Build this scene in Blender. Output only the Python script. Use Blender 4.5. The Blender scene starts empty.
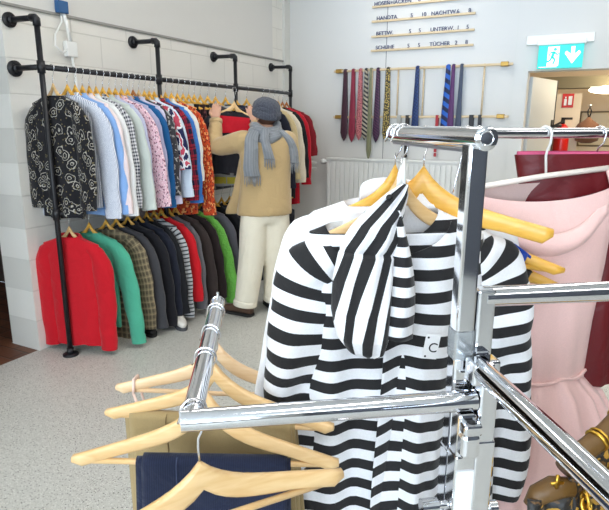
import bpy, bmesh, math, random
from mathutils import Vector, Matrix, Euler
R = math.radians
PI = math.pi
sc = bpy.context.scene
COL = sc.collection
rnd = random.Random(7)

# ------------------------------------------------------------------ helpers
def lin(c):
    return c / 12.92 if c <= 0.04045 else ((c + 0.055) / 1.055) ** 2.4
def rgb(r, g, b):
    return (lin(r / 255), lin(g / 255), lin(b / 255), 1.0)
V = Vector

class MB:
    """collects verts/faces with a uv per vertex; build() links one mesh object"""
    def __init__(s):
        s.v, s.f, s.uv = [], [], []
    def add(s, vs, fs, uvs=None):
        b = len(s.v)
        s.v += [tuple(p) for p in vs]
        s.f += [tuple(i + b for i in f) for f in fs]
        s.uv += list(uvs) if uvs else [(p[0], p[2]) for p in vs]
        return s
    def box(s, x0, x1, y0, y1, z0, z1):
        vs = [(x, y, z) for x in (x0, x1) for y in (y0, y1) for z in (z0, z1)]
        fs = [(0, 1, 3, 2), (4, 6, 7, 5), (0, 4, 5, 1), (2, 3, 7, 6), (0, 2, 6, 4), (1, 5, 7, 3)]
        return s.add(vs, fs)
    def obox(s, c, ax, ay, az):
        c, ax, ay, az = V(c), V(ax), V(ay), V(az)
        vs = [c + ax * i + ay * j + az * k for i in (-1, 1) for j in (-1, 1) for k in (-1, 1)]
        fs = [(0, 1, 3, 2), (4, 6, 7, 5), (0, 4, 5, 1), (2, 3, 7, 6), (0, 2, 6, 4), (1, 5, 7, 3)]
        return s.add(vs, fs)
    def rings(s, rings, uvs=None, cap0=True, cap1=True, closed=True):
        n = len(rings[0]); vs = []; fs = []; uu = []
        for i, r in enumerate(rings):
            vs += list(r)
            if uvs: uu += list(uvs[i])
        for i in range(len(rings) - 1):
            for j in range(n if closed else n - 1):
                k = (j + 1) % n
                fs.append((i * n + j, i * n + k, (i + 1) * n + k, (i + 1) * n + j))
        if cap0: fs.append(tuple(range(n - 1, -1, -1)))
        if cap1: fs.append(tuple((len(rings) - 1) * n + j for j in range(n)))
        return s.add(vs, fs, uu if uvs else None)
    def tube(s, pts, r, n=10, caps=True, flat=None):
        """swept tube; r float or list; flat=(axis vector, factor) squashes along a direction"""
        pts = [V(p) for p in pts]; m = len(pts)
        rs = r if isinstance(r, (list, tuple)) else [r] * m
        t0 = (pts[1] - pts[0]).normalized()
        up = V((0, 0, 1)) if abs(t0.z) < .9 else V((1, 0, 0))
        a = t0.cross(up).normalized()
        rings = []; uvs = []; L = 0
        for i in range(m):
            if i == 0: t = t0
            elif i == m - 1: t = (pts[i] - pts[i - 1]).normalized()
            else: t = ((pts[i] - pts[i - 1]).normalized() + (pts[i + 1] - pts[i]).normalized()).normalized()
            if i: L += (pts[i] - pts[i - 1]).length
            a = (a - t * a.dot(t)).normalized(); b = t.cross(a)
            ring = []
            for k in range(n):
                q = 2 * PI * k / n
                d = a * math.cos(q) * rs[i] + b * math.sin(q) * rs[i]
                if flat: d -= V(flat[0]) * d.dot(V(flat[0])) * (1 - flat[1])
                ring.append(pts[i] + d)
            rings.append(ring); uvs.append([(rs[i] * 2 * PI * k / n, L) for k in range(n)])
        return s.rings(rings, uvs, caps, caps)
    def cyl(s, p0, p1, r, n=16, r1=None):
        return s.tube([p0, p1], [r, r if r1 is None else r1], n)
    def sphere(s, c, rx, ry=None, rz=None, n=14, m=8):
        ry = rx if ry is None else ry; rz = rx if rz is None else rz
        c = V(c); rings = []
        for i in range(1, m):
            a = PI * i / m
            rings.append([c + V((rx * math.sin(a) * math.cos(2 * PI * k / n), ry * math.sin(a) * math.sin(2 * PI * k / n), -rz * math.cos(a))) for k in range(n)])
        return s.rings(rings)
    def torus(s, c, ax, ay, R0, r, n=20, m=8, sx=1.0):
        c, ax, ay = V(c), V(ax).normalized(), V(ay).normalized(); az = ax.cross(ay)
        vs = []; fs = []
        for i in range(n):
            q = 2 * PI * i / n
            d = ax * math.cos(q) * sx + ay * math.sin(q)
            for j in range(m):
                p = 2 * PI * j / m
                vs.append(c + d * R0 + d.normalized() * r * math.cos(p) + az * r * math.sin(p))
        for i in range(n):
            for j in range(m):
                a, b = (i + 1) % n, (j + 1) % m
                fs.append((i * m + j, a * m + j, a * m + b, i * m + b))
        return s.add(vs, fs)
    def build(s, name, mat=None, parent=None, smooth=True, bevel=0, subsurf=0, loc=None, rot=None, solid=0, auto=None):
        me = bpy.data.meshes.new(name)
        me.from_pydata(s.v, [], s.f); me.update()
        uvl = me.uv_layers.new(name='UVMap')
        for lp in me.loops: uvl.data[lp.index].uv = s.uv[lp.vertex_index]
        bm = bmesh.new(); bm.from_mesh(me); bmesh.ops.recalc_face_normals(bm, faces=bm.faces); bm.to_mesh(me); bm.free()
        for p in me.polygons: p.use_smooth = smooth
        if smooth and auto is not None:
            me.set_sharp_from_angle(angle=R(auto))
        o = bpy.data.objects.new(name, me); COL.objects.link(o)
        if mat: me.materials.append(mat)
        if parent: o.parent = parent
        if loc is not None: o.location = loc
        if rot is not None: o.rotation_euler = rot
        if bevel:
            m = o.modifiers.new('bevel', 'BEVEL'); m.width = bevel; m.segments = 2; m.limit_method = 'ANGLE'; m.angle_limit = R(40)
        if solid:
            m = o.modifiers.new('thick', 'SOLIDIFY'); m.thickness = solid; m.offset = 0
        if subsurf:
            m = o.modifiers.new('sub', 'SUBSURF'); m.levels = subsurf; m.render_levels = subsurf
        return o

def tag(o, label=None, cat=None, group=None, kind=None):
    if label: o['label'] = label
    if cat: o['category'] = cat
    if group: o['group'] = group
    if kind: o['kind'] = kind
    return o
def thing(name, label, cat, loc=(0, 0, 0), rot=(0, 0, 0), group=None):
    o = bpy.data.objects.new(name, None); COL.objects.link(o)
    o.empty_display_size = .05
    o.location = loc; o.rotation_euler = rot
    return tag(o, label, cat, group)
def struct(name, mb, mat, **k):
    return tag(mb.build(name, mat, smooth=k.pop('smooth', False), **k), kind='structure')
def remeshed(o, voxel, smooth=4, fac=.5):
    m = o.modifiers.new('r', 'REMESH'); m.mode = 'VOXEL'; m.voxel_size = voxel; m.use_smooth_shade = True
    if smooth:
        m2 = o.modifiers.new('s', 'SMOOTH'); m2.factor = fac; m2.iterations = smooth
    dg = bpy.context.evaluated_depsgraph_get()
    me = bpy.data.meshes.new_from_object(o.evaluated_get(dg))
    mats = list(o.data.materials)
    o.modifiers.clear(); o.data = me
    if not me.materials:
        for q in mats: me.materials.append(q)
    for p in me.polygons: p.use_smooth = True
    return o

# ------------------------------------------------------------------ materials
def new_mat(name):
    m = bpy.data.materials.new(name); m.use_nodes = True
    nt = m.node_tree; b = nt.nodes['Principled BSDF']
    return m, nt, b
def N(nt, t, **k):
    n = nt.nodes.new(t)
    for a, v in k.items(): setattr(n, a, v)
    return n
def math_n(nt, op, a, b=None, c=None):
    n = N(nt, 'ShaderNodeMath', operation=op)
    for i, x in enumerate((a, b, c)):
        if x is None: continue
        if isinstance(x, (int, float)): n.inputs[i].default_value = x
        else: nt.links.new(x, n.inputs[i])
    return n.outputs[0]
def mix_n(nt, fac, a, b):
    n = N(nt, 'ShaderNodeMix', data_type='RGBA')
    for sck, x in ((n.inputs[0], fac), (n.inputs[6], a), (n.inputs[7], b)):
        if isinstance(x, (int, float)): sck.default_value = x
        elif isinstance(x, tuple): sck.default_value = x
        else: nt.links.new(x, sck)
    return n.outputs[2]
def simple(name, col, rough=.5, metal=0, bump=0, bscale=40, spec=.5, coat=0, sheen=0, emit=None, estr=0):
    m, nt, b = new_mat(name)
    b.inputs['Base Color'].default_value = col
    b.inputs['Roughness'].default_value = rough
    b.inputs['Metallic'].default_value = metal
    b.inputs['Specular IOR Level'].default_value = spec
    b.inputs['Coat Weight'].default_value = coat
    b.inputs['Sheen Weight'].default_value = sheen
    if emit:
        b.inputs['Emission Color'].default_value = emit
        b.inputs['Emission Strength'].default_value = estr
    if bump:
        tc = N(nt, 'ShaderNodeTexCoord'); no = N(nt, 'ShaderNodeTexNoise')
        no.inputs['Scale'].default_value = bscale; no.inputs['Detail'].default_value = 4
        nt.links.new(tc.outputs['Object'], no.inputs['Vector'])
        bp = N(nt, 'ShaderNodeBump'); bp.inputs['Strength'].default_value = bump; bp.inputs['Distance'].default_value = .01
        nt.links.new(no.outputs['Fac'], bp.inputs['Height']); nt.links.new(bp.outputs[0], b.inputs['Normal'])
    return m

def cloth(name, col, pat=None, c2=None, c3=None, p=.03, duty=.5, rough=.85, bump=.35, bscale=9, sheen=.15, spec=.25, angle=0, inner=None):
    """woven cloth; patterns live in the garment's own uv (metres across, metres down)"""
    m, nt, b = new_mat(name)
    uvn = N(nt, 'ShaderNodeUVMap'); uvn.uv_map = 'UVMap'
    sep = N(nt, 'ShaderNodeSeparateXYZ'); nt.links.new(uvn.outputs[0], sep.inputs[0])
    u, v = sep.outputs[0], sep.outputs[1]
    def band(x, per, du):
        return math_n(nt, 'LESS_THAN', math_n(nt, 'FRACT', math_n(nt, 'DIVIDE', math_n(nt, 'ADD', x, 50.0), per)), du)
    def vor(scale, thr, seed=0.0, feature='F1'):
        mp = N(nt, 'ShaderNodeMapping'); mp.inputs['Location'].default_value = (seed, seed * .7, 0)
        nt.links.new(uvn.outputs[0], mp.inputs[0])
        vn = N(nt, 'ShaderNodeTexVoronoi'); vn.voronoi_dimensions = '2D'; vn.inputs['Scale'].default_value = scale
        nt.links.new(mp.outputs[0], vn.inputs['Vector'])
        return math_n(nt, 'LESS_THAN', vn.outputs['Distance'], thr), vn
    colour = col
    if pat == 'h': colour = mix_n(nt, band(v, p, duty), col, c2)
    elif pat == 'v': colour = mix_n(nt, band(u, p, duty), col, c2)
    elif pat == 'check':
        a, c = band(u, p, duty), band(v, p, duty)
        mid = tuple((col[i] + c2[i]) / 2 for i in range(3)) + (1,)
        colour = mix_n(nt, math_n(nt, 'MULTIPLY', a, c), mix_n(nt, math_n(nt, 'MAXIMUM', a, c), col, mid), c2)
    elif pat == 'plaid':
        a, c = band(u, p, duty), band(v, p, duty)
        a2, c4 = band(math_n(nt, 'ADD', u, p * .25), p, .08), band(math_n(nt, 'ADD', v, p * .25), p, .08)
        colour = mix_n(nt, math_n(nt, 'MULTIPLY', math_n(nt, 'ADD', a, c), .5), col, c2)
        colour = mix_n(nt, math_n(nt, 'MULTIPLY', math_n(nt, 'MAXIMUM', a2, c4), .8), colour, c3 or c2)
    elif pat == 'spots':
        f, _ = vor(1 / p, duty)
        colour = mix_n(nt, f, col, c2)
        if c3:
            f2, _ = vor(1 / p * 1.4, duty * .8, 3.3); colour = mix_n(nt, f2, colour, c3)
    elif pat == 'outline':      # linear flower outlines
        mp = N(nt, 'ShaderNodeMapping'); nt.links.new(uvn.outputs[0], mp.inputs[0])
        no = N(nt, 'ShaderNodeTexNoise'); no.inputs['Scale'].default_value = 22; nt.links.new(mp.outputs[0], no.inputs['Vector'])
        _, vn = vor(1 / p, .3)
        dist = math_n(nt, 'ADD', vn.outputs['Distance'], math_n(nt, 'MULTIPLY', math_n(nt, 'SUBTRACT', no.outputs['Fac'], .5), .55))
        ring = math_n(nt, 'LESS_THAN', math_n(nt, 'ABSOLUTE', math_n(nt, 'SUBTRACT', dist, .33)), .027)
        dot = math_n(nt, 'LESS_THAN', math_n(nt, 'ABSOLUTE', math_n(nt, 'SUBTRACT', dist, .1)), .03)
        colour = mix_n(nt, math_n(nt, 'MAXIMUM', ring, dot), col, c2)
        f2, _ = vor(1 / p * 2.2, .12, 1.7); colour = mix_n(nt, f2, colour, c3 or c2)
    elif pat == 'blotch':
        no = N(nt, 'ShaderNodeTexNoise'); no.inputs['Scale'].default_value = 1 / p; no.inputs['Detail'].default_value = 2
        nt.links.new(uvn.outputs[0], no.inputs['Vector'])
        colour = mix_n(nt, math_n(nt, 'GREATER_THAN', no.outputs['Fac'], duty), col, c2)
        if c3: colour = mix_n(nt, math_n(nt, 'LESS_THAN', no.outputs['Fac'], 1 - duty - .03), colour, c3)
    if inner:
        gm = N(nt, 'ShaderNodeNewGeometry'); colour = mix_n(nt, gm.outputs['Backfacing'], colour, inner)
    # yarn variation
    tc = N(nt, 'ShaderNodeTexCoord')
    n1 = N(nt, 'ShaderNodeTexNoise'); n1.inputs['Scale'].default_value = bscale; n1.inputs['Detail'].default_value = 3
    n1.inputs['Distortion'].default_value = .6
    nt.links.new(tc.outputs['Object'], n1.inputs['Vector'])
    n2 = N(nt, 'ShaderNodeTexNoise'); n2.inputs['Scale'].default_value = 320; nt.links.new(tc.outputs['Object'], n2.inputs['Vector'])
    hs = N(nt, 'ShaderNodeHueSaturation')
    nt.links.new(math_n(nt, 'ADD', .92, math_n(nt, 'MULTIPLY', n2.outputs['Fac'], .16)), hs.inputs['Value'])
    if isinstance(colour, tuple): hs.inputs['Color'].default_value = colour
    else: nt.links.new(colour, hs.inputs['Color'])
    nt.links.new(hs.outputs[0], b.inputs['Base Color'])
    h = math_n(nt, 'ADD', n1.outputs['Fac'], math_n(nt, 'MULTIPLY', n2.outputs['Fac'], .04))
    bp = N(nt, 'ShaderNodeBump'); bp.inputs['Strength'].default_value = bump; bp.inputs['Distance'].default_value = .03
    nt.links.new(h, bp.inputs['Height']); nt.links.new(bp.outputs[0], b.inputs['Normal'])
    b.inputs['Roughness'].default_value = rough; b.inputs['Sheen Weight'].default_value = sheen
    b.inputs['Specular IOR Level'].default_value = spec
    return m

def wood(name, c1, c2, rough=.35, scale=9, coat=.25):
    m, nt, b = new_mat(name)
    tc = N(nt, 'ShaderNodeTexCoord'); mp = N(nt, 'ShaderNodeMapping'); mp.inputs['Scale'].default_value = (1, 6, 6)
    nt.links.new(tc.outputs['Object'], mp.inputs[0])
    no = N(nt, 'ShaderNodeTexNoise'); no.inputs['Scale'].default_value = scale; no.inputs['Detail'].default_value = 5; no.inputs['Distortion'].default_value = 1.2
    nt.links.new(mp.outputs[0], no.inputs['Vector'])
    rp = N(nt, 'ShaderNodeValToRGB'); rp.color_ramp.elements[0].position = .3; rp.color_ramp.elements[1].position = .7
    rp.color_ramp.elements[0].color = c1; rp.color_ramp.elements[1].color = c2
    nt.links.new(no.outputs['Fac'], rp.inputs[0]); nt.links.new(rp.outputs[0], b.inputs['Base Color'])
    b.inputs['Roughness'].default_value = rough; b.inputs['Coat Weight'].default_value = coat; b.inputs['Coat Roughness'].default_value = .2
    return m

M = {}
M['chrome'] = simple('polished chrome', (.80, .81, .84, 1), .07, 1)
M['wire'] = simple('hook wire', (.78, .78, .80, 1), .2, 1)
M['steel'] = simple('brushed steel', (.62, .62, .62, 1), .3, 1)
M['black_pipe'] = simple('black iron pipe', rgb(30, 30, 34), .45, .2, bump=.08, bscale=120)
M['white_paint'] = simple('white enamel', rgb(232, 232, 228), .4)
M['white_plastic'] = simple('white plastic', rgb(236, 236, 232), .35)
M['blue_plastic'] = simple('blue plastic', rgb(40, 90, 140), .5)
M['brass'] = simple('dull brass', rgb(170, 135, 70), .4, .8)
M['gold'] = simple('gold metal', rgb(214, 170, 70), .28, 1)
M['beech'] = wood('beech', rgb(222, 178, 118), rgb(236, 200, 146))
M['beech_pale'] = wood('pale beech', rgb(228, 190, 144), rgb(240, 208, 166))
M['beech_yellow'] = wood('yellow varnished beech', rgb(226, 165, 58), rgb(240, 188, 84))
M['beech_dark'] = wood('brown varnished wood', rgb(160, 95, 45), rgb(190, 122, 62))
M['pine'] = wood('pine', rgb(205, 180, 140), rgb(222, 200, 164), .6, coat=0)
M['letters'] = simple('dark blue letters', rgb(48, 56, 96), .6)
M['rubber'] = simple('dark rubber', rgb(28, 26, 25), .7)
M['clear'] = simple('cloudy clear plastic', rgb(205, 210, 212), .15)
M['clear'].node_tree.nodes['Principled BSDF'].inputs['Transmission Weight'].default_value = .75
M['label'] = simple('white paper', rgb(238, 238, 238), .6)
M['ink'] = simple('black ink', rgb(20, 20, 22), .6)

def brick_mat(name, c1, c2, mortar, bw, bh, ms, axes, rough=.6, bump=.4, scale=1.0):
    m, nt, b = new_mat(name)
    tc = N(nt, 'ShaderNodeTexCoord'); sp = N(nt, 'ShaderNodeSeparateXYZ'); cb = N(nt, 'ShaderNodeCombineXYZ')
    nt.links.new(tc.outputs['Object'], sp.inputs[0])
    nt.links.new(sp.outputs[axes[0]], cb.inputs[0]); nt.links.new(sp.outputs[axes[1]], cb.inputs[1])
    br = N(nt, 'ShaderNodeTexBrick'); br.inputs['Scale'].default_value = scale
    br.inputs['Color1'].default_value = c1; br.inputs['Color2'].default_value = c2; br.inputs['Mortar'].default_value = mortar
    br.inputs['Brick Width'].default_value = bw; br.inputs['Row Height'].default_value = bh; br.inputs['Mortar Size'].default_value = ms
    br.inputs['Mortar Smooth'].default_value = .6
    nt.links.new(cb.outputs[0], br.inputs['Vector'])
    nt.links.new(br.outputs['Color'], b.inputs['Base Color'])
    no = N(nt, 'ShaderNodeTexNoise'); no.inputs['Scale'].default_value = 35; nt.links.new(tc.outputs['Object'], no.inputs['Vector'])
    h = math_n(nt, 'ADD', math_n(nt, 'MULTIPLY', br.outputs['Fac'], -1), math_n(nt, 'MULTIPLY', no.outputs['Fac'], .35))
    bp = N(nt, 'ShaderNodeBump'); bp.inputs['Strength'].default_value = bump; bp.inputs['Distance'].default_value = .006
    nt.links.new(h, bp.inputs['Height']); nt.links.new(bp.outputs[0], b.inputs['Normal'])
    b.inputs['Roughness'].default_value = rough
    return m
wp = rgb(230, 227, 219)
M['block_wall'] = brick_mat('white painted block wall', wp, rgb(229, 226, 218), rgb(214, 211, 203), .5, .21, .006, (1, 2))
M['block_wall_end'] = brick_mat('white painted block end', wp, rgb(229, 226, 218), rgb(212, 209, 201), .5, .21, .006, (0, 2))
M['plaster'] = simple('painted plaster', rgb(216, 214, 209), .7, bump=.05, bscale=60)
M['plaster_trim'] = simple('painted trim', rgb(214, 213, 207), .6)
M['ceiling'] = simple('ceiling white', rgb(235, 235, 233), .8)
M['brown_brick'] = brick_mat('brown floor tiles', rgb(112, 70, 48), rgb(88, 52, 36), rgb(60, 42, 32), .24, .115, .008, (0, 1), .5)
M['dark_wall'] = simple('dark corridor wall', rgb(92, 80, 72), .7)
M['beige_wall'] = simple('beige lobby wall', rgb(222, 205, 180), .7)
M['grey_door'] = simple('pale grey door', rgb(205, 207, 204), .45)
M['olive'] = simple('olive grey panel', rgb(120, 112, 88), .6)

def floor_mat():
    m, nt, b = new_mat('speckled vinyl floor')
    tc = N(nt, 'ShaderNodeTexCoord')
    base = N(nt, 'ShaderNodeTexNoise'); base.inputs['Scale'].default_value = 3; nt.links.new(tc.outputs['Object'], base.inputs['Vector'])
    col = mix_n(nt, base.outputs['Fac'], rgb(188, 187, 180), rgb(196, 195, 188))
    for sc_, thr, gate, c in ((75, .22, .72, rgb(140, 138, 130)), (95, .26, .6, rgb(214, 213, 206)), (60, .17, .84, rgb(90, 90, 88)), (130, .3, .6, rgb(164, 162, 154))):
        vn = N(nt, 'ShaderNodeTexVoronoi'); vn.voronoi_dimensions = '2D'; vn.inputs['Scale'].default_value = sc_
        nt.links.new(tc.outputs['Object'], vn.inputs['Vector'])
        s2 = N(nt, 'ShaderNodeSeparateColor'); nt.links.new(vn.outputs['Color'], s2.inputs[0])
        f = math_n(nt, 'MULTIPLY', math_n(nt, 'LESS_THAN', vn.outputs['Distance'], thr), math_n(nt, 'GREATER_THAN', s2.outputs[0], gate))
        col = mix_n(nt, f, col, c)
    nt.links.new(col, b.inputs['Base Color'])
    b.inputs['Roughness'].default_value = .38; b.inputs['Specular IOR Level'].default_value = .35
    return m
M['floor'] = floor_mat()

# ------------------------------------------------------------------ camera
cam = bpy.data.cameras.new('camera'); camo = bpy.data.objects.new('camera', cam); COL.objects.link(camo)
yaw, pitch, roll = .4754281, .2340790, .003313
fw = V((-math.sin(yaw) * math.cos(pitch), math.cos(yaw) * math.cos(pitch), -math.sin(pitch)))
rt = V((math.cos(yaw), math.sin(yaw), 0)); up = rt.cross(fw)
r2 = rt * math.cos(roll) + up * math.sin(roll); u2 = up * math.cos(roll) - rt * math.sin(roll)
mw = Matrix((r2, u2, -fw)).transposed().to_4x4(); mw.translation = (0, 0, 1.5)
camo.matrix_world = mw
cam.sensor_width = 36; cam.lens = 545.66 / 609 * 36; cam.clip_start = .05
sc.camera = camo

# ------------------------------------------------------------------ the room
YB, XW = 5.744, -3.18
H = 3.3
floor = MB().box(XW - .3, 4.2, -4.2, YB + .2, -.1, 0)
struct('floor', floor, M['floor'])
struct('floor_corridor', MB().box(-6, XW - .3, -1.5, 3.2, -.1, -.001).box(XW - .3, XW - .02, -1.5, 2.25, -.002, .0015), M['brown_brick'])
struct('wall_left', MB().box(XW - .28, XW, 2.25, YB + .2, 0, H), M['block_wall'])
struct('wall_left_front', MB().box(XW - .28, XW, -4.2, .7, 0, H).box(XW - .28, XW, .7, 2.25, 2.6, H), M['block_wall'])
struct('wall_corridor', MB().box(-6.1, -6, -1.5, 3.2, 0, H).box(-6, XW - .28, 3.2, 3.3, 0, H).box(-6, XW - .28, -1.6, -1.5, 0, H), M['dark_wall'])
struct('ceiling_corridor', MB().box(-6.1, XW - .28, -1.6, 3.3, 2.7, 2.8), M['dark_wall'])
# back wall with the doorway
DX0, DX1, DZ = -.60, .55, 1.995
struct('wall_back', MB().box(XW, DX0, YB, YB + .16, 0, H).box(DX1, 4.2, YB, YB + .16, 0, H).box(DX0, DX1, YB, YB + .16, DZ, H), M['plaster'])
# unseen right wall, made dark for the chrome to mirror; rear wall with windows
struct('wall_right', MB().box(4.1, 4.2, -4.2, YB + .2, 0, H), simple('slate side wall', rgb(66, 68, 74), .8))
struct('wall_rear', MB().box(XW - .28, 4.2, -4.3, -4.2, 0, 1.0).box(XW - .28, 4.2, -4.3, -4.2, 2.9, H).box(XW - .28, -2.9, -4.3, -4.2, 1.0, 2.9).box(3.4, 4.2, -4.3, -4.2, 1.0, 2.9).box(.1, .4, -4.3, -4.2, 1.0, 2.9), M['plaster'])
struct('ceiling', MB().box(XW - .28, 4.2, -4.2, YB + .2, H, H + .1), M['ceiling'])
for i, (x0, x1) in enumerate(((-2.9, .1), (.4, 3.4))):
    mb = MB()
    for k in range(4):
        x = x0 + (x1 - x0) * k / 3
        mb.box(x - .03, x + .03, -4.28, -4.22, 1.0, 2.9)
    for z in (1.03, 2.87): mb.box(x0, x1, -4.28, -4.22, z - .03, z + .03)
    struct('window_%d' % (i + 1), mb, M['white_paint'])
# raised upper slab of the left wall, its cap line and the corner pilaster
struct('trim_1', MB().box(XW, XW + .012, 2.25, 5.385, 2.20, H), M['plaster'])
struct('trim_2', MB().box(XW, XW + .018, 2.25, 5.70, 2.185, 2.20), simple('grey joint line', rgb(150, 148, 142), .8))
struct('trim_3', MB().box(XW, XW + .03, 5.62, YB, 0, H), M['plaster_trim'])
# seam of the panels on the back wall, pilaster left of the doorway
struct('trim_4', MB().box(-2.008, -2.002, YB - .003, YB, 0, H), simple('panel seam', rgb(120, 118, 118), .8))
struct('trim_5', MB().box(-.72, DX0, YB - .02, YB, 0, H).box(DX0, DX1, YB - .02, YB, DZ, H), M['plaster'])
struct('trim_6', MB().box(-.728, -.72, YB - .02, YB, 0, H), M['plaster_trim'])

# lobby behind the doorway
LY = 8.4
struct('floor_lobby', MB().box(-2, 2.2, YB + .16, LY, -.1, 0), M['floor'])
struct('wall_lobby', MB().box(-2.1, 2.3, LY, LY + .1, 0, 2.6).box(-2.1, -2, YB + .16, LY, 0, 2.6).box(2.2, 2.3, YB + .16, LY, 0, 2.6), M['beige_wall'])
struct('ceiling_lobby', MB().box(-2.1, 2.3, YB + .16, LY, 2.45, 2.55), M['beige_wall'])
# a wall return that carries the extinguisher sign
struct('partition_lobby', MB().box(-.9, -.16, 7.42, 7.55, 0, 1.87), M['beige_wall'])
struct('beam_lobby', MB().box(-.9, 2.2, 7.36, 7.6, 1.93, 2.06), M['olive'])
dl = thing('door_leaf', 'pale grey door leaf standing open inside the doorway under the exit sign', 'door', (DX0 + .03, YB + .17, 0), (0, 0, R(74)))
MB().box(0, .68, 0, .04, .01, 1.96).build('leaf', M['grey_door'], dl, smooth=False, bevel=.004)
MB().box(.66, .684, -.003, .043, .01, 1.96).build('edge_strip', M['rubber'], dl, smooth=False)
MB().cyl((.61, 0, 1.5), (.61, -.05, 1.5), .012).tube([(.61, -.05, 1.5), (.70, -.055, 1.5), (.74, -.05, 1.5)], .016).box(.585, .635, -.008, 0, 1.40, 1.56).build('handle', M['rubber'], dl)
M['red_sign'] = simple('red sign', rgb(196, 40, 30), .5)
M['red_paint'] = simple('red enamel', rgb(190, 25, 22), .3)
fs = thing('fire_extinguisher_sign', 'red square fire extinguisher sign on the lobby wall behind the doorway', 'sign', (-.305, 7.42, 1.79))
MB().box(-.062, .062, -.006, 0, -.08, .08).build('plate', M['red_sign'], fs, smooth=False)
MB().box(-.04, -.012, -.009, -.006, -.055, .02).box(-.034, -.018, -.009, -.006, .025, .045).box(.005, .045, -.009, -.006, -.05, .05).build('pictogram', M['label'], fs, smooth=False)
fe = thing('fire_extinguisher', 'red fire extinguisher hanging on the lobby wall below its sign', 'fire extinguisher', (-.33, 7.33, 1.02))
mb = MB(); prof = [(.0, .075), (.02, .085), (.42, .085), (.47, .06), (.50, .03)]
mb.rings([[V((r * math.cos(2 * PI * k / 20), r * math.sin(2 * PI * k / 20), z)) for k in range(20)] for z, r in prof])
mb.build('cylinder_body', M['red_paint'], fe)
MB().cyl((0, 0, .5), (0, 0, .55), .022).box(-.02, .10, -.012, .012, .55, .575).build('valve', M['rubber'], fe)
MB().tube([(.0, -.02, .53), (-.09, -.03, .48), (-.12, -.03, .3), (-.11, -.03, .1)], .012).build('hose', M['rubber'], fe)
MB().box(-.03, .03, .06, .09, .3, .34).build('bracket', M['steel'], fe)
lp = thing('lobby_lamp', 'glowing oval ceiling lamp in the lobby beyond the doorway', 'lamp', (.12, 7.25, 1.93))
MB().sphere((0, 0, -.035), .22, .10, .045).build('diffuser', simple('lit diffuser', (1, .93, .75, 1), .5, emit=(1, .88, .62, 1), estr=9), lp)
MB().box(-.2, .2, -.08, .08, -.02, 0).build('mount', M['white_plastic'], lp, smooth=False)
mr = thing('wall_mirror', 'rounded cream mirror board on the far lobby wall', 'mirror', (.10, LY - .03, 1.45))
MB().box(-.26, .30, 0, .03, -.2, .22).build('panel', simple('cream board', rgb(214, 200, 170), .4), mr, smooth=False, bevel=.05)
MB().box(-.28, .32, .012, .032, -.22, .24).build('frame', simple('dark frame', rgb(110, 95, 70), .5), mr, smooth=False, bevel=.05)
bg = thing('hanging_bag', 'brown cloth bag hanging in the lobby beside the fire extinguisher', 'bag', (-.06, 7.34, 1.30))
mb = MB(); mb.rings([[V((a * math.cos(2 * PI * k / 16), .6 * a * math.sin(2 * PI * k / 16), z)) for k in range(16)] for z, a in ((0, .05), (.03, .12), (.14, .15), (.22, .11), (.27, .04), (.30, .015))])
mb.build('bag_body', cloth('brown bag cloth', rgb(112, 78, 58)), bg)
MB().tube([(0, 0, .28), (-.02, .01, .36), (0, .03, .42), (.02, .01, .36), (0, 0, .28)], .008).build('strap', M['rubber'], bg)
MB().cyl((-.06, 7.42, 1.72), (-.06, 7.36, 1.72), .012).sphere((-.06, 7.36, 1.73), .018).build('coat_peg', M['steel'])
tag(bpy.data.objects['coat_peg'], 'small steel coat peg above the brown cloth bag in the lobby', 'peg')

# exit sign hung on the back wall over the doorway
M['exit_green'] = simple('backlit green', rgb(20, 175, 165), .4, emit=rgb(30, 196, 186), estr=.75)
M['exit_white'] = simple('backlit white', (.9, 1, 1, 1), .4, emit=(.9, 1, 1, 1), estr=1.1)
ex = thing('exit_sign', 'green illuminated emergency exit sign with running figure and down arrow', 'sign', (-.335, YB - .09, 2.10), (0, 0, 0))
MB().box(-.20, .20, -.03, .03, .105, .15).build('housing', M['white_plastic'], ex, smooth=False, bevel=.006)
MB().box(-.30, .26, .03, .10, .12, .20).build('wall_bracket', M['white_plastic'], ex, smooth=False, bevel=.005)
MB().box(-.185, .185, -.012, .012, -.095, .105).build('green_plate', M['exit_green'], ex, smooth=False)
yy = -.0125
def flat_poly(mb, pts, y0, y1):
    n = len(pts)
    mb.add([(x, y0, z) for x, z in pts] + [(x, y1, z) for x, z in pts], [tuple(range(n)), tuple(range(2 * n - 1, n - 1, -1))] + [(i, i + n, (i + 1) % n + n, (i + 1) % n) for i in range(n)])
mb = MB(); mb.box(-.105, -.01, yy - .002, yy, -.075, .09); mb.box(-.17, -.02, yy - .002, yy, -.085, -.08)
flat_poly(mb, [(.085, .085), (.115, .085), (.115, .02), (.15, .05), (.165, .03), (.10, -.06), (.035, .03), (.05, .05), (.085, .02)], yy - .002, yy)
mb.build('white_symbols', M['exit_white'], ex, smooth=False)
mb = MB(); y2 = yy - .003
def limb2(a, b, w):
    a, b = V((a[0], 0, a[1])), V((b[0], 0, b[1])); d = (b - a).normalized(); n = V((-d.z, 0, d.x)) * w
    flat_poly(mb, [((a + n).x, (a + n).z), ((b + n).x, (b + n).z), ((b - n).x, (b - n).z), ((a - n).x, (a - n).z)], y2 - .001, y2 + .001)
mb.cyl((-.045, y2 - .001, .066), (-.045, y2 + .001, .066), .014)
limb2((-.052, .048), (-.066, .0), .012); limb2((-.052, .045), (-.025, .02), .006); limb2((-.056, .045), (-.085, .038), .006)
limb2((-.085, .038), (-.09, .012), .005); limb2((-.025, .02), (-.012, .03), .005)
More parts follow.
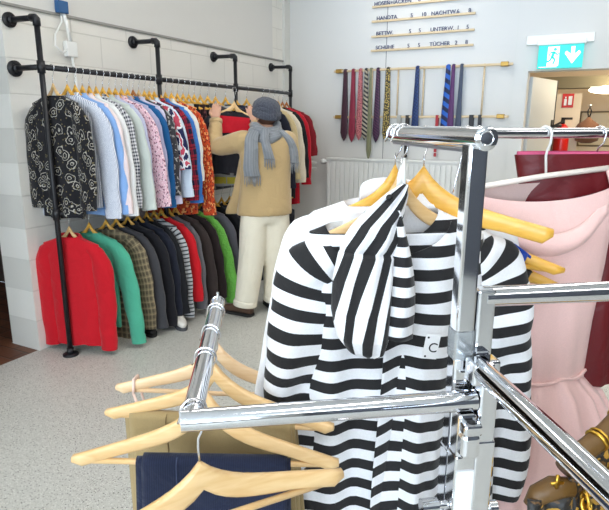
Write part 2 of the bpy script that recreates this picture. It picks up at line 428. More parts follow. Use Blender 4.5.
limb2((-.066, .003), (-.04, -.022), .008); limb2((-.04, -.022), (-.055, -.06), .007); limb2((-.066, .003), (-.085, -.032), .008); limb2((-.085, -.032), (-.125, -.04), .007)
mb.build('running_figure', M['exit_green'], ex, smooth=False)

# price ledges with standing letters on the back wall
def text_mesh(txt, size, mat, parent, loc, rot, depth=.004):
    cu = bpy.data.curves.new('lettering', 'FONT'); cu.body = txt; cu.size = size; cu.extrude = depth
    o = bpy.data.objects.new('tmp', cu); COL.objects.link(o)
    dg = bpy.context.evaluated_depsgraph_get()
    me = bpy.data.meshes.new_from_object(o.evaluated_get(dg))
    bpy.data.objects.remove(o)
    me.materials.clear(); me.materials.append(mat)
    t = bpy.data.objects.new('lettering', me); COL.objects.link(t)
    t.parent = parent; t.location = loc; t.rotation_euler = rot
    return t
rows = [(2.688, [('HOSEN+JACKEN', 0), ('8', .46), ('15', .58)], 'topmost wooden letter ledge high on the back wall reading HOSEN+JACKEN'),
        (2.547, [('HANDTA.', .03), ('5', .39), ('10', .50), ('NACHTW.', .60), ('6', .85), ('8', .96)], 'wooden letter ledge on the back wall reading HANDTA. and NACHTW.'),
        (2.399, [('BETTW.', .03), ('5', .38), ('5', .48), ('UNTERW.', .60), ('1', .86), ('5', .95)], 'wooden letter ledge on the back wall reading BETTW. and UNTERW.'),
        (2.261, [('SCHUHE', .03), ('5', .37), ('5', .48), ('TÜCHER', .60), ('2', .85), ('8', .95)], 'lowest wooden letter ledge on the back wall reading SCHUHE and TÜCHER')]
for z, words, lab in rows:
    t = thing('letter_ledge', lab, 'sign', (-2.17, YB - .012, z), group='price ledges on the back wall')
    MB().box(0, 1.05, -.014, .012, -.012, .008).build('ledge', M['pine'], t, smooth=False, bevel=.002)
    for w, x in words:
        text_mesh(w, .053, M['letters'], t, (x + .02, -.004, .009), (R(90), 0, 0))

# radiator under the ties and the two pipes that feed it
rad = thing('radiator', 'white panel radiator on the back wall below the tie rack', 'radiator', (-2.62, YB - .05, .535))
mb = MB()
nrib = 26; W = 1.45
for i in range(nrib):
    x0 = W * i / nrib; mb.box(x0 + .006, x0 + W / nrib - .006, -.07, -.05, .03, .57)
mb.box(0, W, -.052, -.03, .01, .60); mb.build('panel', M['white_paint'], rad, smooth=False, bevel=.004)
MB().box(-.005, W + .005, -.075, .03, .59, .61).build('top_grille', M['white_paint'], rad, smooth=False, bevel=.003)
MB().cyl((-.09, -.03, .565), (0, -.03, .565), .02).sphere((-.06, -.03, .565), .03).build('valve', M['white_plastic'], rad)
pp = thing('radiator_pipes', 'pair of thin heating pipes running along the back wall to the radiator', 'pipe', (XW + .03, YB - .08, 0))
for z in (1.083, 1.015):
    MB().cyl((0, 0, z), (.38, 0, z), .011).build('pipe', M['plaster_trim'], pp)

# blue junction box with looping white cable on the left wall
jb = thing('junction_box', 'small blue socket box with looped white cable high on the left wall', 'socket', (XW + .02, 2.66, 2.235))
MB().box(-.006, .03, -.035, .045, -.035, .04).build('box', M['blue_plastic'], jb, smooth=False, bevel=.004)
MB().box(-.018, .02, .01, .10, -.30, -.20).build('transformer', M['white_plastic'], jb, smooth=False, bevel=.008)
mb = MB(); mb.tube([(.0, .005, -.03), (.012, -.005, -.09), (.01, -.06, -.17), (.01, -.07, -.24), (.012, -.02, -.28), (.01, .02, -.25)], .006)
mb.tube([(.005, .02, -.03), (.012, .035, -.1), (.01, .05, -.2)], .012)
mb.tube([(.005, .06, -.30), (.004, .08, -.5), (.0, .085, -.9)], .008); mb.build('cable', M['white_plastic'], jb)

# ------------------------------------------------------------------ wall-mounted pipe rack
PX = -2.936
UY = [2.30, 3.31, 4.325, 5.36]
ZU, ZL = 1.828, .948
rack = thing('pipe_clothes_rack', 'black iron pipe clothes rack fixed to the white wall with two hanging rails', 'clothes rack', (PX, 3.8, 0))
def L_(p): return (p[0] - PX, p[1] - 3.8, p[2])
for i, y in enumerate(UY):
    MB().tube([L_((PX, y, .012)), L_((PX, y, 2.095))], .0165, 14).build('upright', M['black_pipe'], rack)
    MB().tube([L_((XW + .012, y, 2.105)), L_((PX, y, 2.1))], .0165, 14).build('wall_arm', M['black_pipe'], rack)
    MB().tube([L_((PX - .045, y, 2.102)), L_((PX - .012, y, 2.100)), L_((PX, y, 2.09)), L_((PX, y, 2.055))], .0225, 14).build('elbow', M['black_pipe'], rack)
    MB().cyl(L_((XW, y, 2.105)), L_((XW + .014, y, 2.105)), .044, 24).cyl(L_((XW + .01, y, 2.105)), L_((XW + .04, y, 2.105)), .026).build('wall_flange', M['black_pipe'], rack)
    MB().cyl(L_((PX, y, ZU - .035)), L_((PX, y, ZU + .035)), .023).build('tee', M['black_pipe'], rack)
    MB().cyl(L_((PX, y, ZL - .035)), L_((PX, y, ZL + .035)), .023).build('tee', M['black_pipe'], rack)
    MB().cyl(L_((PX, y, 0)), L_((PX, y, .012)), .05, 24).cyl(L_((PX, y, .01)), L_((PX, y, .05)), .023).build('floor_flange', M['black_pipe'], rack)
for z in (ZU, ZL):
    MB().tube([L_((PX, 2.3, z)), L_((PX, 5.36, z))], .0165, 14).build('rail', M['black_pipe'], rack)
MB().tube([L_((XW + .01, 2.3, ZU)), L_((PX, 2.3, ZU))], .0165, 14).build('wall_arm', M['black_pipe'], rack)
MB().cyl(L_((XW, 2.3, ZU)), L_((XW + .014, 2.3, ZU)), .048, 24).cyl(L_((XW + .01, 2.3, ZU)), L_((XW + .04, 2.3, ZU)), .026).build('wall_flange', M['black_pipe'], rack)

# ------------------------------------------------------------------ hangers
HALF, DROP = .215, .085
def hz(x, half=HALF, drop=DROP, fall=.085):
    s = min(1.0, abs(x) / half)
    return -drop - fall * (.50 * (1 - math.exp(-6 * s)) + .50 * s)
def hanger_parts(root, half=HALF, drop=DROP, rr=.0165, mat='beech', bar=True, fall=.085, thick=.007, high=.032, fine=True, wire='wire', hook_yaw=0, bow=.018):
    nx = 28 if fine else 14
    mb = MB(); rings = []
    for i in range(nx + 1):
        x = -half + 2 * half * i / nx; s = abs(x) / half
        zt = hz(x, half, drop, fall); h = high * (1.15 - .45 * min(1, s * 1.6))
        if s > .93: h *= .45 + .55 * math.sqrt(max(0, 1 - ((s - .93) / .07) ** 2))
        yb = bow * (s ** 2)          # gentle forward bow
        ring = []
        for q in range(12):
            a = 2 * PI * q / 12; ca, sa = math.cos(a), math.sin(a)
            yy = math.copysign(abs(ca) ** .6, ca) * thick; zz = math.copysign(abs(sa) ** .6, sa) * h / 2
            ring.append(V((x, yy - yb, zt - h / 2 + zz)))
        rings.append(ring)
    mb.rings(rings); mb.build('wooden_arms', M[mat], root)
    if bar:
        xb = half * .9; zb = hz(xb, half, drop, fall) - high * .62
        MB().tube([(-xb, -.014, zb + .004), (0, -.004, zb - .004), (xb, -.014, zb + .004)], .0055 if fine else .006, 8).build('trouser_bar', M[mat], root)
    rad_ = rr + .0035
    pts = [(0, 0, -drop - .004), (0, 0, -drop + .02), (.002, 0, -rad_ - .026), (rad_ * .55, 0, -rad_ - .012)]
    for k in range(11):
        a = R(-48 + k * 24)
        pts.append((rad_ * math.cos(a), 0, rad_ * math.sin(a)))
    pts.append((-rad_ * 1.25, 0, -rad_ * .75))
    MB().tube(pts, .0019, 7).build('hook', M[wire], root, rot=(0, 0, R(hook_yaw)))

# ------------------------------------------------------------------ garments
def loft_body(rows, n=28, seed=0, fold=.012, wav=.11, sq=.75, dip=0, diprows=1, foldpow=1.2, cuts=1):
    """rows: (z, half width, half depth). returns rings and uvs; folds shift the sheet in y and grow downwards"""
    r = random.Random(seed); ph = [r.uniform(0, 6.28) for _ in range(4)]
    R2 = []
    for i in range(len(rows) - 1):
        for k in range(cuts):
            t = k / cuts
            R2.append(tuple(rows[i][j] * (1 - t) + rows[i + 1][j] * t for j in range(3)))
    R2.append(rows[-1]); rings = []; uvs = []
    ztop = R2[0][0]; H0 = ztop - R2[-1][0]; L = 0
    for i, (z, w, d) in enumerate(R2):
        if i: L += math.hypot(R2[i - 1][0] - z, (R2[i - 1][1] - w))
        t = (ztop - z) / H0; A = fold * t ** foldpow
        ring = []; uv = []
        for k in range(n):
            a = 2 * PI * k / n; ca, sa = math.cos(a), math.sin(a)
            x = math.copysign(abs(ca) ** sq, ca) * w; y = math.copysign(abs(sa) ** sq, sa) * d
            y += A * (math.sin(2 * PI * x / wav + ph[0] + 1.2 * t) + .5 * math.sin(2 * PI * x / (wav * .53) + ph[1] - t))
            zz = z
            if dip and i < diprows * cuts + 1 and sa < 0: zz -= dip * (-sa) * max(0, 1 - i / (diprows * cuts + 1))
            zz += .006 * t * math.sin(2 * PI * x / .25 + ph[2])
            ring.append(V((x, y, zz))); uv.append((x * 1.05 + (0 if sa < 0 else .5), ztop - zz + .0))
        rings.append(ring); uvs.append(uv)
    return rings, uvs
def sleeve_rings(p, ra, rb, n=16, seed=0, wrinkle=.006, m=12, cap=0):
    """path p (Vectors) resampled; ra radius in the hanging plane, rb radius across"""
    r = random.Random(seed); ph = r.uniform(0, 6.28)
    P = [V(q) for q in p]; seg = [(P[i + 1] - P[i]).length for i in range(len(P) - 1)]; T = sum(seg)
    rings = []; uvs = []; yv = V((0, 1, 0))
    def at(s):
        s *= T
        for i, l in enumerate(seg):
            if s <= l or i == len(seg) - 1: return P[i].lerp(P[i + 1], min(1, s / l))
            s -= l
    for i in range(m + 1):
        s = i / m; c = (at(max(0, s - .06)) + at(min(1, s + .06)) + at(s) * 2) / 4 if 0 < i < m else at(s)
        t = (at(min(1, s + .05)) - at(max(0, s - .05))).normalized(); a = t.cross(yv).normalized(); b = a.cross(t)
        A = ra[0] * (1 - s) + ra[1] * s; B = rb[0] * (1 - s) + rb[1] * s
        if cap: A *= cap + (1 - cap) * min(1, s / .22)
        wr = wrinkle * math.sin(s * 19 + ph) * (.3 + s * .7)
        rings.append([c + a * (A * math.cos(2 * PI * k / n)) + b * ((B + wr * .4) * math.sin(2 * PI * k / n)) + a * wr for k in range(n)])
        uvs.append([(A * 2 * math.cos(2 * PI * k / n), s * T) for k in range(n)])
    return rings, uvs
def garment(root, mat, length=.78, half=HALF, drop=DROP, d=.027, kind='shirt', seed=0, collar=None, cuff=None, sl=.56, spread=.05, hem=1.0, fold=.010, back=.15, ra=(.078, .055), fall=.125, buttons=None):
    """garment hung on a hanger: body, collar, two sleeves, cuffs"""
    g = lambda x: hz(x, half, drop, fall) + .008
    rows = [(g(.078) + .004, .074, min(.034, d + .008))]
    for s in (.48, .6, .75, .9, 1.0): rows.append((g(half * s) - .001 * s, half * s + .004, d * (.75 + .25 * s)))
    zs = rows[-1][0]
    rows.append((zs - .05, half + .006, d * 1.05))
    for k in range(1, 7):
        t = k / 6; rows.append((zs - .05 - (length - (drop - 0) - .12) * t, (half - .01) * (1 + (hem - 1) * t), d * (1.05 + .1 * t)))
    if kind == 'vest':
        k0 = len(rows) - 9
        for q_, (dz, f_) in enumerate(((-.02, .78), (-.05, .74), (-.06, .72))): rows[k0 + q_] = (rows[k0 + q_][0] + dz, half * f_, d)
        rows = rows[:k0 + 3] + rows[k0 + 3:]
    if kind == 'skirt':
        z0 = -drop - .085
        rows = [(z0, half * .72, d * .8), (z0 - .03, half * .74, d * .85)] + [(z0 - .03 - (length - .2) * k / 6, half * (.76 + .10 * k / 6), d * (.9 + .25 * k / 6)) for k in range(1, 7)]
    rg, uv = loft_body(rows, seed=seed, fold=fold)
    MB().rings(rg, uv, cap0=False, cap1=False).build('body', mat, root)
    if kind not in ('vest', 'skirt'):
        for sx in (1, -1):
            sp = spread if sx > 0 else spread * back
            p = [(sx * (half - .05), 0, zs - .02), (sx * (half + .012), 0, zs - .075), (sx * (half + .02 + sp * .5), .004, zs - .06 - sl * .45), (sx * (half + .005 + sp), -.004, zs - .05 - sl)]
            a, b = sleeve_rings(p, ra, (d * 1.0, d * .95), seed=seed + sx, cap=.45)
            MB().rings(a, b, cap0=False, cap1=False).build('sleeve', mat, root)
            if cuff:
                e, f_ = V(p[3]), V(p[2]); t = (e - f_).normalized()
                aa, bb = sleeve_rings([e - t * .055, e + t * .004], (ra[1] * 1.06, ra[1] * 1.06), (d * 1.08, d * 1.08), m=2, wrinkle=0)
                MB().rings(aa, bb, cap0=False, cap1=False).build('cuff', cuff, root)
    if collar:
        z0 = g(.078) - .012
        cr = []
        for z, a, b in ((z0 + .022, .066, .030), (z0 + .036, .072, .034), (z0 + .014, .086, .040), (z0 - .010, .098, .042)):
            cr.append([V((a * math.cos(2 * PI * k / 20), b * math.sin(2 * PI * k / 20), z - .014 * max(0, -math.sin(2 * PI * k / 20)) * (1 if a < .07 else 2.2))) for k in range(20)])
        MB().rings(cr, None, False, False).build('collar', collar, root)
    return zs

def hang(y, z, spec, low=False):
    short, cat, mat, kw = spec['n'], spec['c'], spec['m'], dict(spec.get('k', {}))
    yawd = spec.get('yaw', rnd.uniform(2, 19)); hm = spec.get('h', 'beech_yellow'); half = spec.get('half', .195)
    rot = (0, 0, R(yawd))
    grp = 'garments on the lower rail' if low else 'garments on the upper rail'
    h = thing('clothes_hanger', spec.get('hl') or 'wooden hanger on the %s pipe rail holding the %s' % ('lower' if low else 'upper', short), 'hanger', (PX, y, z), rot, 'hangers on the wall rack')
    hanger_parts(h, half=half * .86, mat=hm, rr=.0165, bar=False, fine=False, fall=.115, bow=.004)
    nm = cat.replace(' ', '_')
    g = thing(nm, spec.get('l') or '%s hanging on the %s rail of the pipe rack' % (short, 'lower' if low else 'upper'), cat, (PX, y, z), rot, grp)
    kw.setdefault('spread', rnd.uniform(.06, .115))
    garment(g, mat, half=half, seed=int(y * 977) + (5 if low else 0), **kw)
    return g
C = cloth
w_ = rgb(232, 233, 236)
def cm(n, *a, **k): return C('cloth ' + n, *a, **k)
up_list = [
 (2.370, dict(n='black shirt with pale outlined flowers', c='shirt', m=cm('black floral', rgb(26, 25, 30), 'outline', rgb(172, 168, 158), rgb(110, 100, 70), p=.085), yaw=8, h='beech', half=.165, k=dict(length=.86, d=.034, sl=.60, ra=(.07, .058), hem=1.0, spread=.02, back=1.6))),
 (2.473, dict(n='white shirt with fine blue-grey stripes', c='shirt', m=cm('fine stripe', rgb(226, 229, 236), 'v', rgb(132, 142, 168), p=.012, duty=.36), k=dict(length=.80, collar=1, cuff=1, spread=.06, sl=.66))),
 (2.533, dict(n='plain light blue shirt', c='shirt', m=cm('light blue', rgb(134, 172, 224)), k=dict(length=.86, collar=1, cuff=1, sl=.64))),
 (2.589, dict(n='pale pink shirt', c='shirt', m=cm('pale pink', rgb(234, 216, 216)), k=dict(length=.80, collar=1, cuff=1, sl=.64))),
 (2.644, dict(n='plain white shirt', c='shirt', m=cm('white', rgb(226, 228, 228)), k=dict(length=.80, collar=1, cuff=1, sl=.66))),
 (2.700, dict(n='black and white checked shirt', c='shirt', m=cm('bw check', rgb(225, 225, 228), 'check', rgb(36, 38, 60), p=.022), k=dict(length=.80, sl=.62, collar=1))),
 (2.756, dict(n='pale grey-green shirt', c='shirt', m=cm('grey green', rgb(196, 204, 198)), k=dict(length=.80, collar=1, cuff=1, sl=.64))),
 (2.812, dict(n='lavender shirt', c='shirt', m=cm('lavender', rgb(188, 190, 216)), k=dict(length=.78, collar=1, cuff=1, sl=.62))),
 (2.867, dict(n='pink blouse with small flowers', c='blouse', m=cm('pink floral', rgb(226, 186, 198), 'spots', rgb(140, 92, 112), rgb(245, 230, 232), p=.030, duty=.24), k=dict(length=.80, collar=1, sl=.64, ra=(.08, .065)))),
 (2.923, dict(n='lilac-grey shirt', c='shirt', m=cm('lilac grey', rgb(168, 168, 196)), k=dict(length=.78, collar=1, cuff=1, sl=.6))),
 (2.979, dict(n='deep blue shirt', c='shirt', m=cm('deep blue', rgb(28, 92, 148)), k=dict(length=.80, collar=1, cuff=1, sl=.66))),
 (3.034, dict(n='pale lilac shirt', c='shirt', m=cm('pale lilac', rgb(206, 200, 222)), h='beech_dark', k=dict(length=.82, collar=1, cuff=1, sl=.64))),
 (3.090, dict(n='charcoal shirt with pale mottled print', c='shirt', m=cm('charcoal print', rgb(58, 56, 60), 'blotch', rgb(170, 165, 160), p=.03, duty=.6), h='beech', k=dict(length=.78, sl=.58))),
 (3.146, dict(n='navy and white flower-print dress', c='dress', m=cm('navy floral', rgb(226, 226, 228), 'blotch', rgb(34, 38, 78), rgb(190, 70, 90), p=.09, duty=.52), k=dict(length=.84, sl=.4))),
 (3.197, dict(n='ice blue shirt', c='shirt', m=cm('ice blue', rgb(208, 222, 238)), k=dict(length=.80, collar=1, cuff=1, sl=.6))),
 (3.249, dict(n='red and navy plaid shirt', c='shirt', m=cm('plaid', rgb(176, 34, 52), 'plaid', rgb(26, 28, 58), rgb(20, 18, 30), p=.075), k=dict(length=.80, collar=1, sl=.64))),
 (3.305, dict(n='bright blue denim shirt', c='shirt', m=cm('denim blue', rgb(60, 118, 192)), k=dict(length=.82, collar=1, cuff=1, sl=.66, spread=.075))),
 (3.372, dict(n='cream white blouse', c='blouse', m=cm('cream', rgb(228, 224, 214)), k=dict(length=.72, collar=1, sl=.5))),
 (3.440, dict(n='orange-red patterned tunic', c='tunic', m=cm('orange print', rgb(200, 72, 34), 'spots', rgb(232, 160, 96), rgb(120, 30, 30), p=.04, duty=.3), k=dict(length=.98, sl=.78))),
 (3.510, dict(n='beige skirt', c='skirt', m=cm('beige top', rgb(190, 186, 172)), k=dict(length=.52, kind='skirt'))),
 (3.580, dict(n='black pleated skirt', c='skirt', m=cm('black dress', rgb(26, 24, 28)), k=dict(length=.66, kind='skirt'))),
 (3.650, dict(n='dark maroon spotted skirt', c='skirt', m=cm('maroon spot', rgb(46, 26, 32), 'spots', rgb(120, 70, 70), p=.04, duty=.25), k=dict(length=.62, kind='skirt'))),
 (3.720, dict(n='black-brown knitted skirt', c='skirt', m=cm('black brown', rgb(38, 32, 34)), k=dict(length=.66, kind='skirt'))),
 (3.800, dict(n='charcoal wool skirt', c='skirt', m=cm('charcoal', rgb(62, 60, 64)), k=dict(length=.70, kind='skirt'))),
 (3.900, dict(n='dark grey jersey top', c='top', m=cm('dark grey jersey', rgb(70, 68, 72)), k=dict(length=.70, sl=.5))),
 (4.010, dict(n='pale grey skirt with yellow hem band', c='skirt', m=cm('pale grey', rgb(176, 178, 178)), k=dict(length=.86, kind='skirt'))),
 (4.160, dict(n='black cardigan', c='cardigan', m=cm('black cardigan', rgb(30, 29, 33)), k=dict(length=.8))),
 (4.320, dict(n='navy jumper', c='jumper', m=cm('navy jumper', rgb(36, 40, 60)), k=dict(length=.78))),
 (4.500, dict(n='brown jumper', c='jumper', m=cm('brown jumper', rgb(92, 66, 50)), k=dict(length=.78))),
 (4.780, dict(n='dark navy coat', c='coat', m=cm('dark navy coat', rgb(30, 32, 46)), k=dict(length=1.05, sl=.7))),
 (4.890, dict(n='beige coat', c='coat', m=cm('beige coat', rgb(206, 186, 142)), k=dict(length=.95, sl=.62, collar=1))),
 (5.000, dict(n='cream coat', c='coat', m=cm('cream coat', rgb(220, 210, 190)), k=dict(length=1.12, sl=.66, collar=1))),
 (5.095, dict(n='black coat', c='coat', m=cm('black coat', rgb(24, 24, 28)), k=dict(length=1.05, sl=.62))),
 (5.185, dict(n='bright red coat', c='coat', m=cm('red coat', rgb(190, 22, 42)), h='beech_dark', k=dict(length=1.12, sl=.7, spread=.06))),
 (5.275, dict(n='dark red shirt', c='shirt', m=cm('dark red shirt', rgb(128, 24, 34)), h='beech_dark', k=dict(length=.6, sl=.4))),
]
low_list = [
 (2.385, dict(n='bright red fleece pullover', c='pullover', m=cm('red fleece', rgb(196, 18, 34), bump=.5), yaw=14, h='beech', k=dict(length=.84, d=.040, sl=.66, ra=(.085, .055), hem=.98, collar=1, spread=.02))),
 (2.545, dict(n='mint green cardigan', c='cardigan', m=cm('mint', rgb(78, 170, 140)), yaw=14, k=dict(length=.76, d=.034, sl=.66, ra=(.085, .05), cuff=1))),
 (2.69, dict(n='brown checked tweed jacket', c='jacket', m=cm('tweed', rgb(134, 122, 96), 'plaid', rgb(92, 82, 66), rgb(170, 150, 116), p=.045), yaw=18, k=dict(length=.90, d=.032, sl=.62))),
 (2.785, dict(n='dark grey wool coat', c='coat', m=cm('dark grey coat', rgb(66, 66, 70)), yaw=16, k=dict(length=.86, sl=.64, d=.03))),
 (2.895, dict(n='large black blazer', c='blazer', m=cm('black blazer', rgb(26, 26, 32)), yaw=16, half=.195, k=dict(length=.86, d=.036, sl=.66, collar=1, ra=(.08, .06)))),
 (3.0, dict(n='dark navy coat', c='coat', m=cm('navy coat', rgb(30, 34, 48)), yaw=14, k=dict(length=.84, d=.032, sl=.66, collar=1))),
 (3.09, dict(n='black jacket', c='jacket', m=cm('black jacket', rgb(22, 23, 27)), k=dict(length=.80, d=.028, sl=.6))),
 (3.17, dict(n='grey and white striped cardigan', c='cardigan', m=cm('grey stripe', rgb(196, 198, 200), 'h', rgb(60, 62, 68), p=.03, duty=.35), k=dict(length=.82, d=.028, sl=.66))),
 (3.25, dict(n='bright red cardigan', c='cardigan', m=cm('red cardigan', rgb(206, 24, 36)), k=dict(length=.62, d=.028, sl=.56, spread=.09))),
 (3.335, dict(n='mid grey cardigan', c='cardigan', m=cm('mid grey', rgb(104, 102, 106)), k=dict(length=.80, sl=.64))),
 (3.42, dict(n='dark brown jacket', c='jacket', m=cm('dark brown', rgb(58, 48, 46)), k=dict(length=.80, d=.03, sl=.66))),
 (3.515, dict(n='blackish brown velvet jacket', c='jacket', m=cm('velvet brown', rgb(44, 34, 34)), k=dict(length=.78, d=.03, sl=.62))),
 (3.61, dict(n='lime green knit jumper', c='jumper', m=cm('lime', rgb(122, 200, 84), bump=.6, bscale=40), h='beech', yaw=22, k=dict(length=.74, d=.032, sl=.70, spread=.15, ra=(.075, .06), back=.0))),
 (3.94, dict(n='black wool jacket', c='jacket', m=cm('black wool', rgb(28, 28, 32)), k=dict(length=.80, sl=.6))),
 (3.77, dict(n='slate grey coat', c='coat', m=cm('slate coat', rgb(98, 96, 104)), half=.193, k=dict(length=.84, d=.036, sl=.64, ra=(.08, .06), collar=1))),
 (4.05, dict(n='charcoal grey coat', c='coat', m=cm('charcoal coat', rgb(66, 64, 72)), k=dict(length=.82, d=.034, sl=.64))),
 (4.18, dict(n='black coat', c='coat', m=cm('black coat low', rgb(24, 24, 27)), k=dict(length=.84, d=.034, sl=.62))),
 (4.9, dict(n='black skirt', c='skirt', m=cm('black skirt', rgb(24, 24, 27)), k=dict(length=.7, kind='vest'))),
 (5.1, dict(n='dark grey skirt', c='skirt', m=cm('dark skirt', rgb(44, 44, 50)), k=dict(length=.7, kind='vest'))),
]
for lst, z, low in ((up_list, ZU, False), (low_list, ZL, True)):
    for y, sp in lst:
        k = sp['k']
        for q in ('collar', 'cuff'):
            if k.get(q) == 1: k[q] = sp['m']
        g = hang(y, z, sp, low)
        if 'yellow hem' in sp['n']:
            MB().rings([[V((.21 * math.cos(2 * PI * q / 20), .035 * math.sin(2 * PI * q / 20), zz)) for q in range(20)] for zz in (-.84, -.78)], None, False, False).build('hem_band', simple('yellow band', rgb(214, 196, 60), .7), g)

# boots and shoes under the lower rail
def shoe(name, label, loc, rz, upper, sole, high=.10, grp='shoes on the floor under the rack'):
    t = thing(name, label, 'shoe', loc, (0, 0, rz), grp)
    rings = []
    for x, w, h in ((-.125, .024, .05), (-.115, .034, high), (-.06, .037, high), (-.02, .036, min(high, .085)), (.04, .040, .06), (.09, .038, .045), (.12, .026, .036), (.135, .012, .026)):
        rings.append([V((x, w * math.copysign(abs(math.cos(2 * PI * k / 16)) ** .7, math.cos(2 * PI * k / 16)), .022 + h / 2 + h / 2 * math.sin(2 * PI * k / 16))) for k in range(16)])
    MB().rings(rings).build('upper', upper, t)
    out = [(x, w) for x, w in ((-.13, .026), (-.11, .037), (-.05, .037), (.03, .043), (.09, .042), (.125, .028), (.142, .01))]
    pts = out + [(x, -w) for x, w in reversed(out)]; n = len(pts)
    MB().add([(x, y, .001) for x, y in pts] + [(x, y, .026) for x, y in pts], [tuple(range(n - 1, -1, -1)), tuple(range(n, 2 * n))] + [(i, (i + 1) % n, (i + 1) % n + n, i + n) for i in range(n)]).build('sole', sole, t, smooth=False)
    return t
sh_w = simple('white leather', rgb(220, 216, 208), .5); sh_k = simple('black leather', rgb(26, 25, 26), .4); sole_g = simple('grey sole', rgb(80, 80, 84), .7)
shoe('ankle_boot', 'white ankle boot with dark sole standing below the striped cardigan', (-2.66, 3.07, 0), R(-35), sh_w, sole_g, .17)
shoe('shoe', 'black shoe on the floor below the navy coat', (-2.78, 2.86, 0), R(-30), sh_k, M['rubber'])

# ------------------------------------------------------------------ tie rack
TY = YB - .05
tr = thing('tie_rack', 'wooden wall rack of two rails and thin dowels holding neckties', 'tie rack', (-2.575, TY, 1.55))
for z in (.515, .035):
    MB().box(.0, 1.84, -.012, .012, z - .011, z + .011).build('rail', M['pine'], tr, smooth=False, bevel=.003)
    for x in (.06, 1.765):
        MB().box(x - .035, x + .035, -.02, .05, z - .018, z + .022).build('wall_bracket', M['brass'], tr, smooth=False, bevel=.004)
for x in (.435, .72, .99, 1.29, 1.58):
    MB().cyl((x, .018, .02), (x, .018, .53), .009, 8).build('dowel', M['pine'], tr)
def tie(px_, label, mat, length=.74, wid=.042, z=2.065, rz=0, name='necktie', low=False):
    t = thing(name, label, 'tie', (px_, TY, z), (0, 0, rz), 'neckties on the tie rack')
    for part, yy, L, wmax in (('front_blade', -.021, length, wid), ('tail_blade', .021, length * .82, wid * .6)):
        rings = []; uv = []
        seq = [(0, .45), (.25, .55), (.6, .82), (.88, 1.0), (.95, .62), (1.0, .02)]
        for s, w in seq:
            a = wmax * w; rings.append([V((a * math.cos(2 * PI * k / 10), yy + .006 * math.sin(2 * PI * k / 10), -L * s + .012)) for k in range(10)])
            uv.append([(a * math.cos(2 * PI * k / 10) + .7 * L * s, L * s - .7 * a * math.cos(2 * PI * k / 10)) for k in range(10)])
        MB().rings(rings, uv).build(part, mat, t)
    MB().tube([(0, -.021, .008), (0, -.012, .017), (0, .012, .017), (0, .021, .008)], .016, 8, flat=((0, 0, 1), .3)).build('fold', mat, t)
cw = lambda n, *a, **k: C('tie ' + n, *a, rough=.5, sheen=.3, bump=.05, **k)
tie(-2.437, 'dark aubergine necktie, leftmost on the tie rack', cw('aubergine', rgb(62, 30, 44)), .75, .044)
tie(-2.345, 'plain burgundy necktie next to the dark aubergine one', cw('burgundy', rgb(134, 36, 58)), .76)
tie(-2.262, 'dusty pink dotted necktie on the tie rack', cw('pink dots', rgb(186, 110, 112), 'spots', rgb(110, 40, 50), p=.02, duty=.3), .74)
tie(-2.197, 'grey and black diagonally striped necktie', cw('grey stripe', rgb(170, 160, 140), 'h', rgb(32, 32, 38), p=.045), .74, .040)
tie(-2.145, 'narrow olive green necktie hanging lowest beside the grey striped one', cw('olive', rgb(122, 122, 92)), .95, .030)
tie(-2.065, 'dark plum necktie with fine stripes', cw('plum', rgb(48, 26, 52), 'h', rgb(110, 60, 90), p=.03, duty=.2), .76)
tie(-1.955, 'black necktie with yellow dots', cw('yellow dots', rgb(46, 42, 30), 'spots', rgb(196, 170, 96), p=.022, duty=.34), .75, .044)
tie(-1.645, 'navy blue necktie with dark check', cw('navy check', rgb(40, 66, 120), 'check', rgb(22, 34, 66), p=.03), .74)
tie(-1.335, 'bright blue and navy striped wide necktie', cw('blue stripe', rgb(36, 92, 180), 'h', rgb(22, 30, 70), p=.09), .70, .05)
tie(-1.285, 'purple necktie partly behind the bright blue one', cw('purple', rgb(84, 44, 92)), .72, .036, rz=R(4))
tie(-1.205, 'slate grey necktie, rightmost on the tie rack', cw('slate', rgb(66, 74, 92)), .80, .034)
def strap(px_, label, mat, L, w=.018):
    t = thing('belt', label, 'belt', (px_, TY - .0, 1.585), group='belts on the lower tie rail')
    MB().box(-w, w, -.019, -.014, -L, .014).box(-w, w, .014, .019, -L * .8, .014).box(-w, w, -.019, .019, .012, .017).build('strap', mat, t, smooth=False, bevel=.002)
    MB().torus((0, -.017, -L + .02), (1, 0, 0), (0, 0, 1), .024, .004).build('buckle', M['steel'], t)
strap(-1.82, 'pale grey belt looped over the lower tie rail', simple('grey belt', rgb(170, 168, 160), .6), .22, .022)
strap(-1.73, 'brown-black belt looped over the lower tie rail beside the pale grey one', simple('dark belt', rgb(40, 34, 32), .5), .42)
strap(-1.42, 'red narrow belt on the lower tie rail behind the chrome bar', simple('red belt', rgb(170, 36, 44), .5), .40, .014)
strap(-1.08, 'wide black belt on the lower tie rail', simple('black belt', rgb(24, 24, 28), .5), .38, .022)
strap(-1.0, 'narrow black belt, last at the right end of the lower tie rail', simple('black belt b', rgb(34, 33, 36), .5), .30, .016)

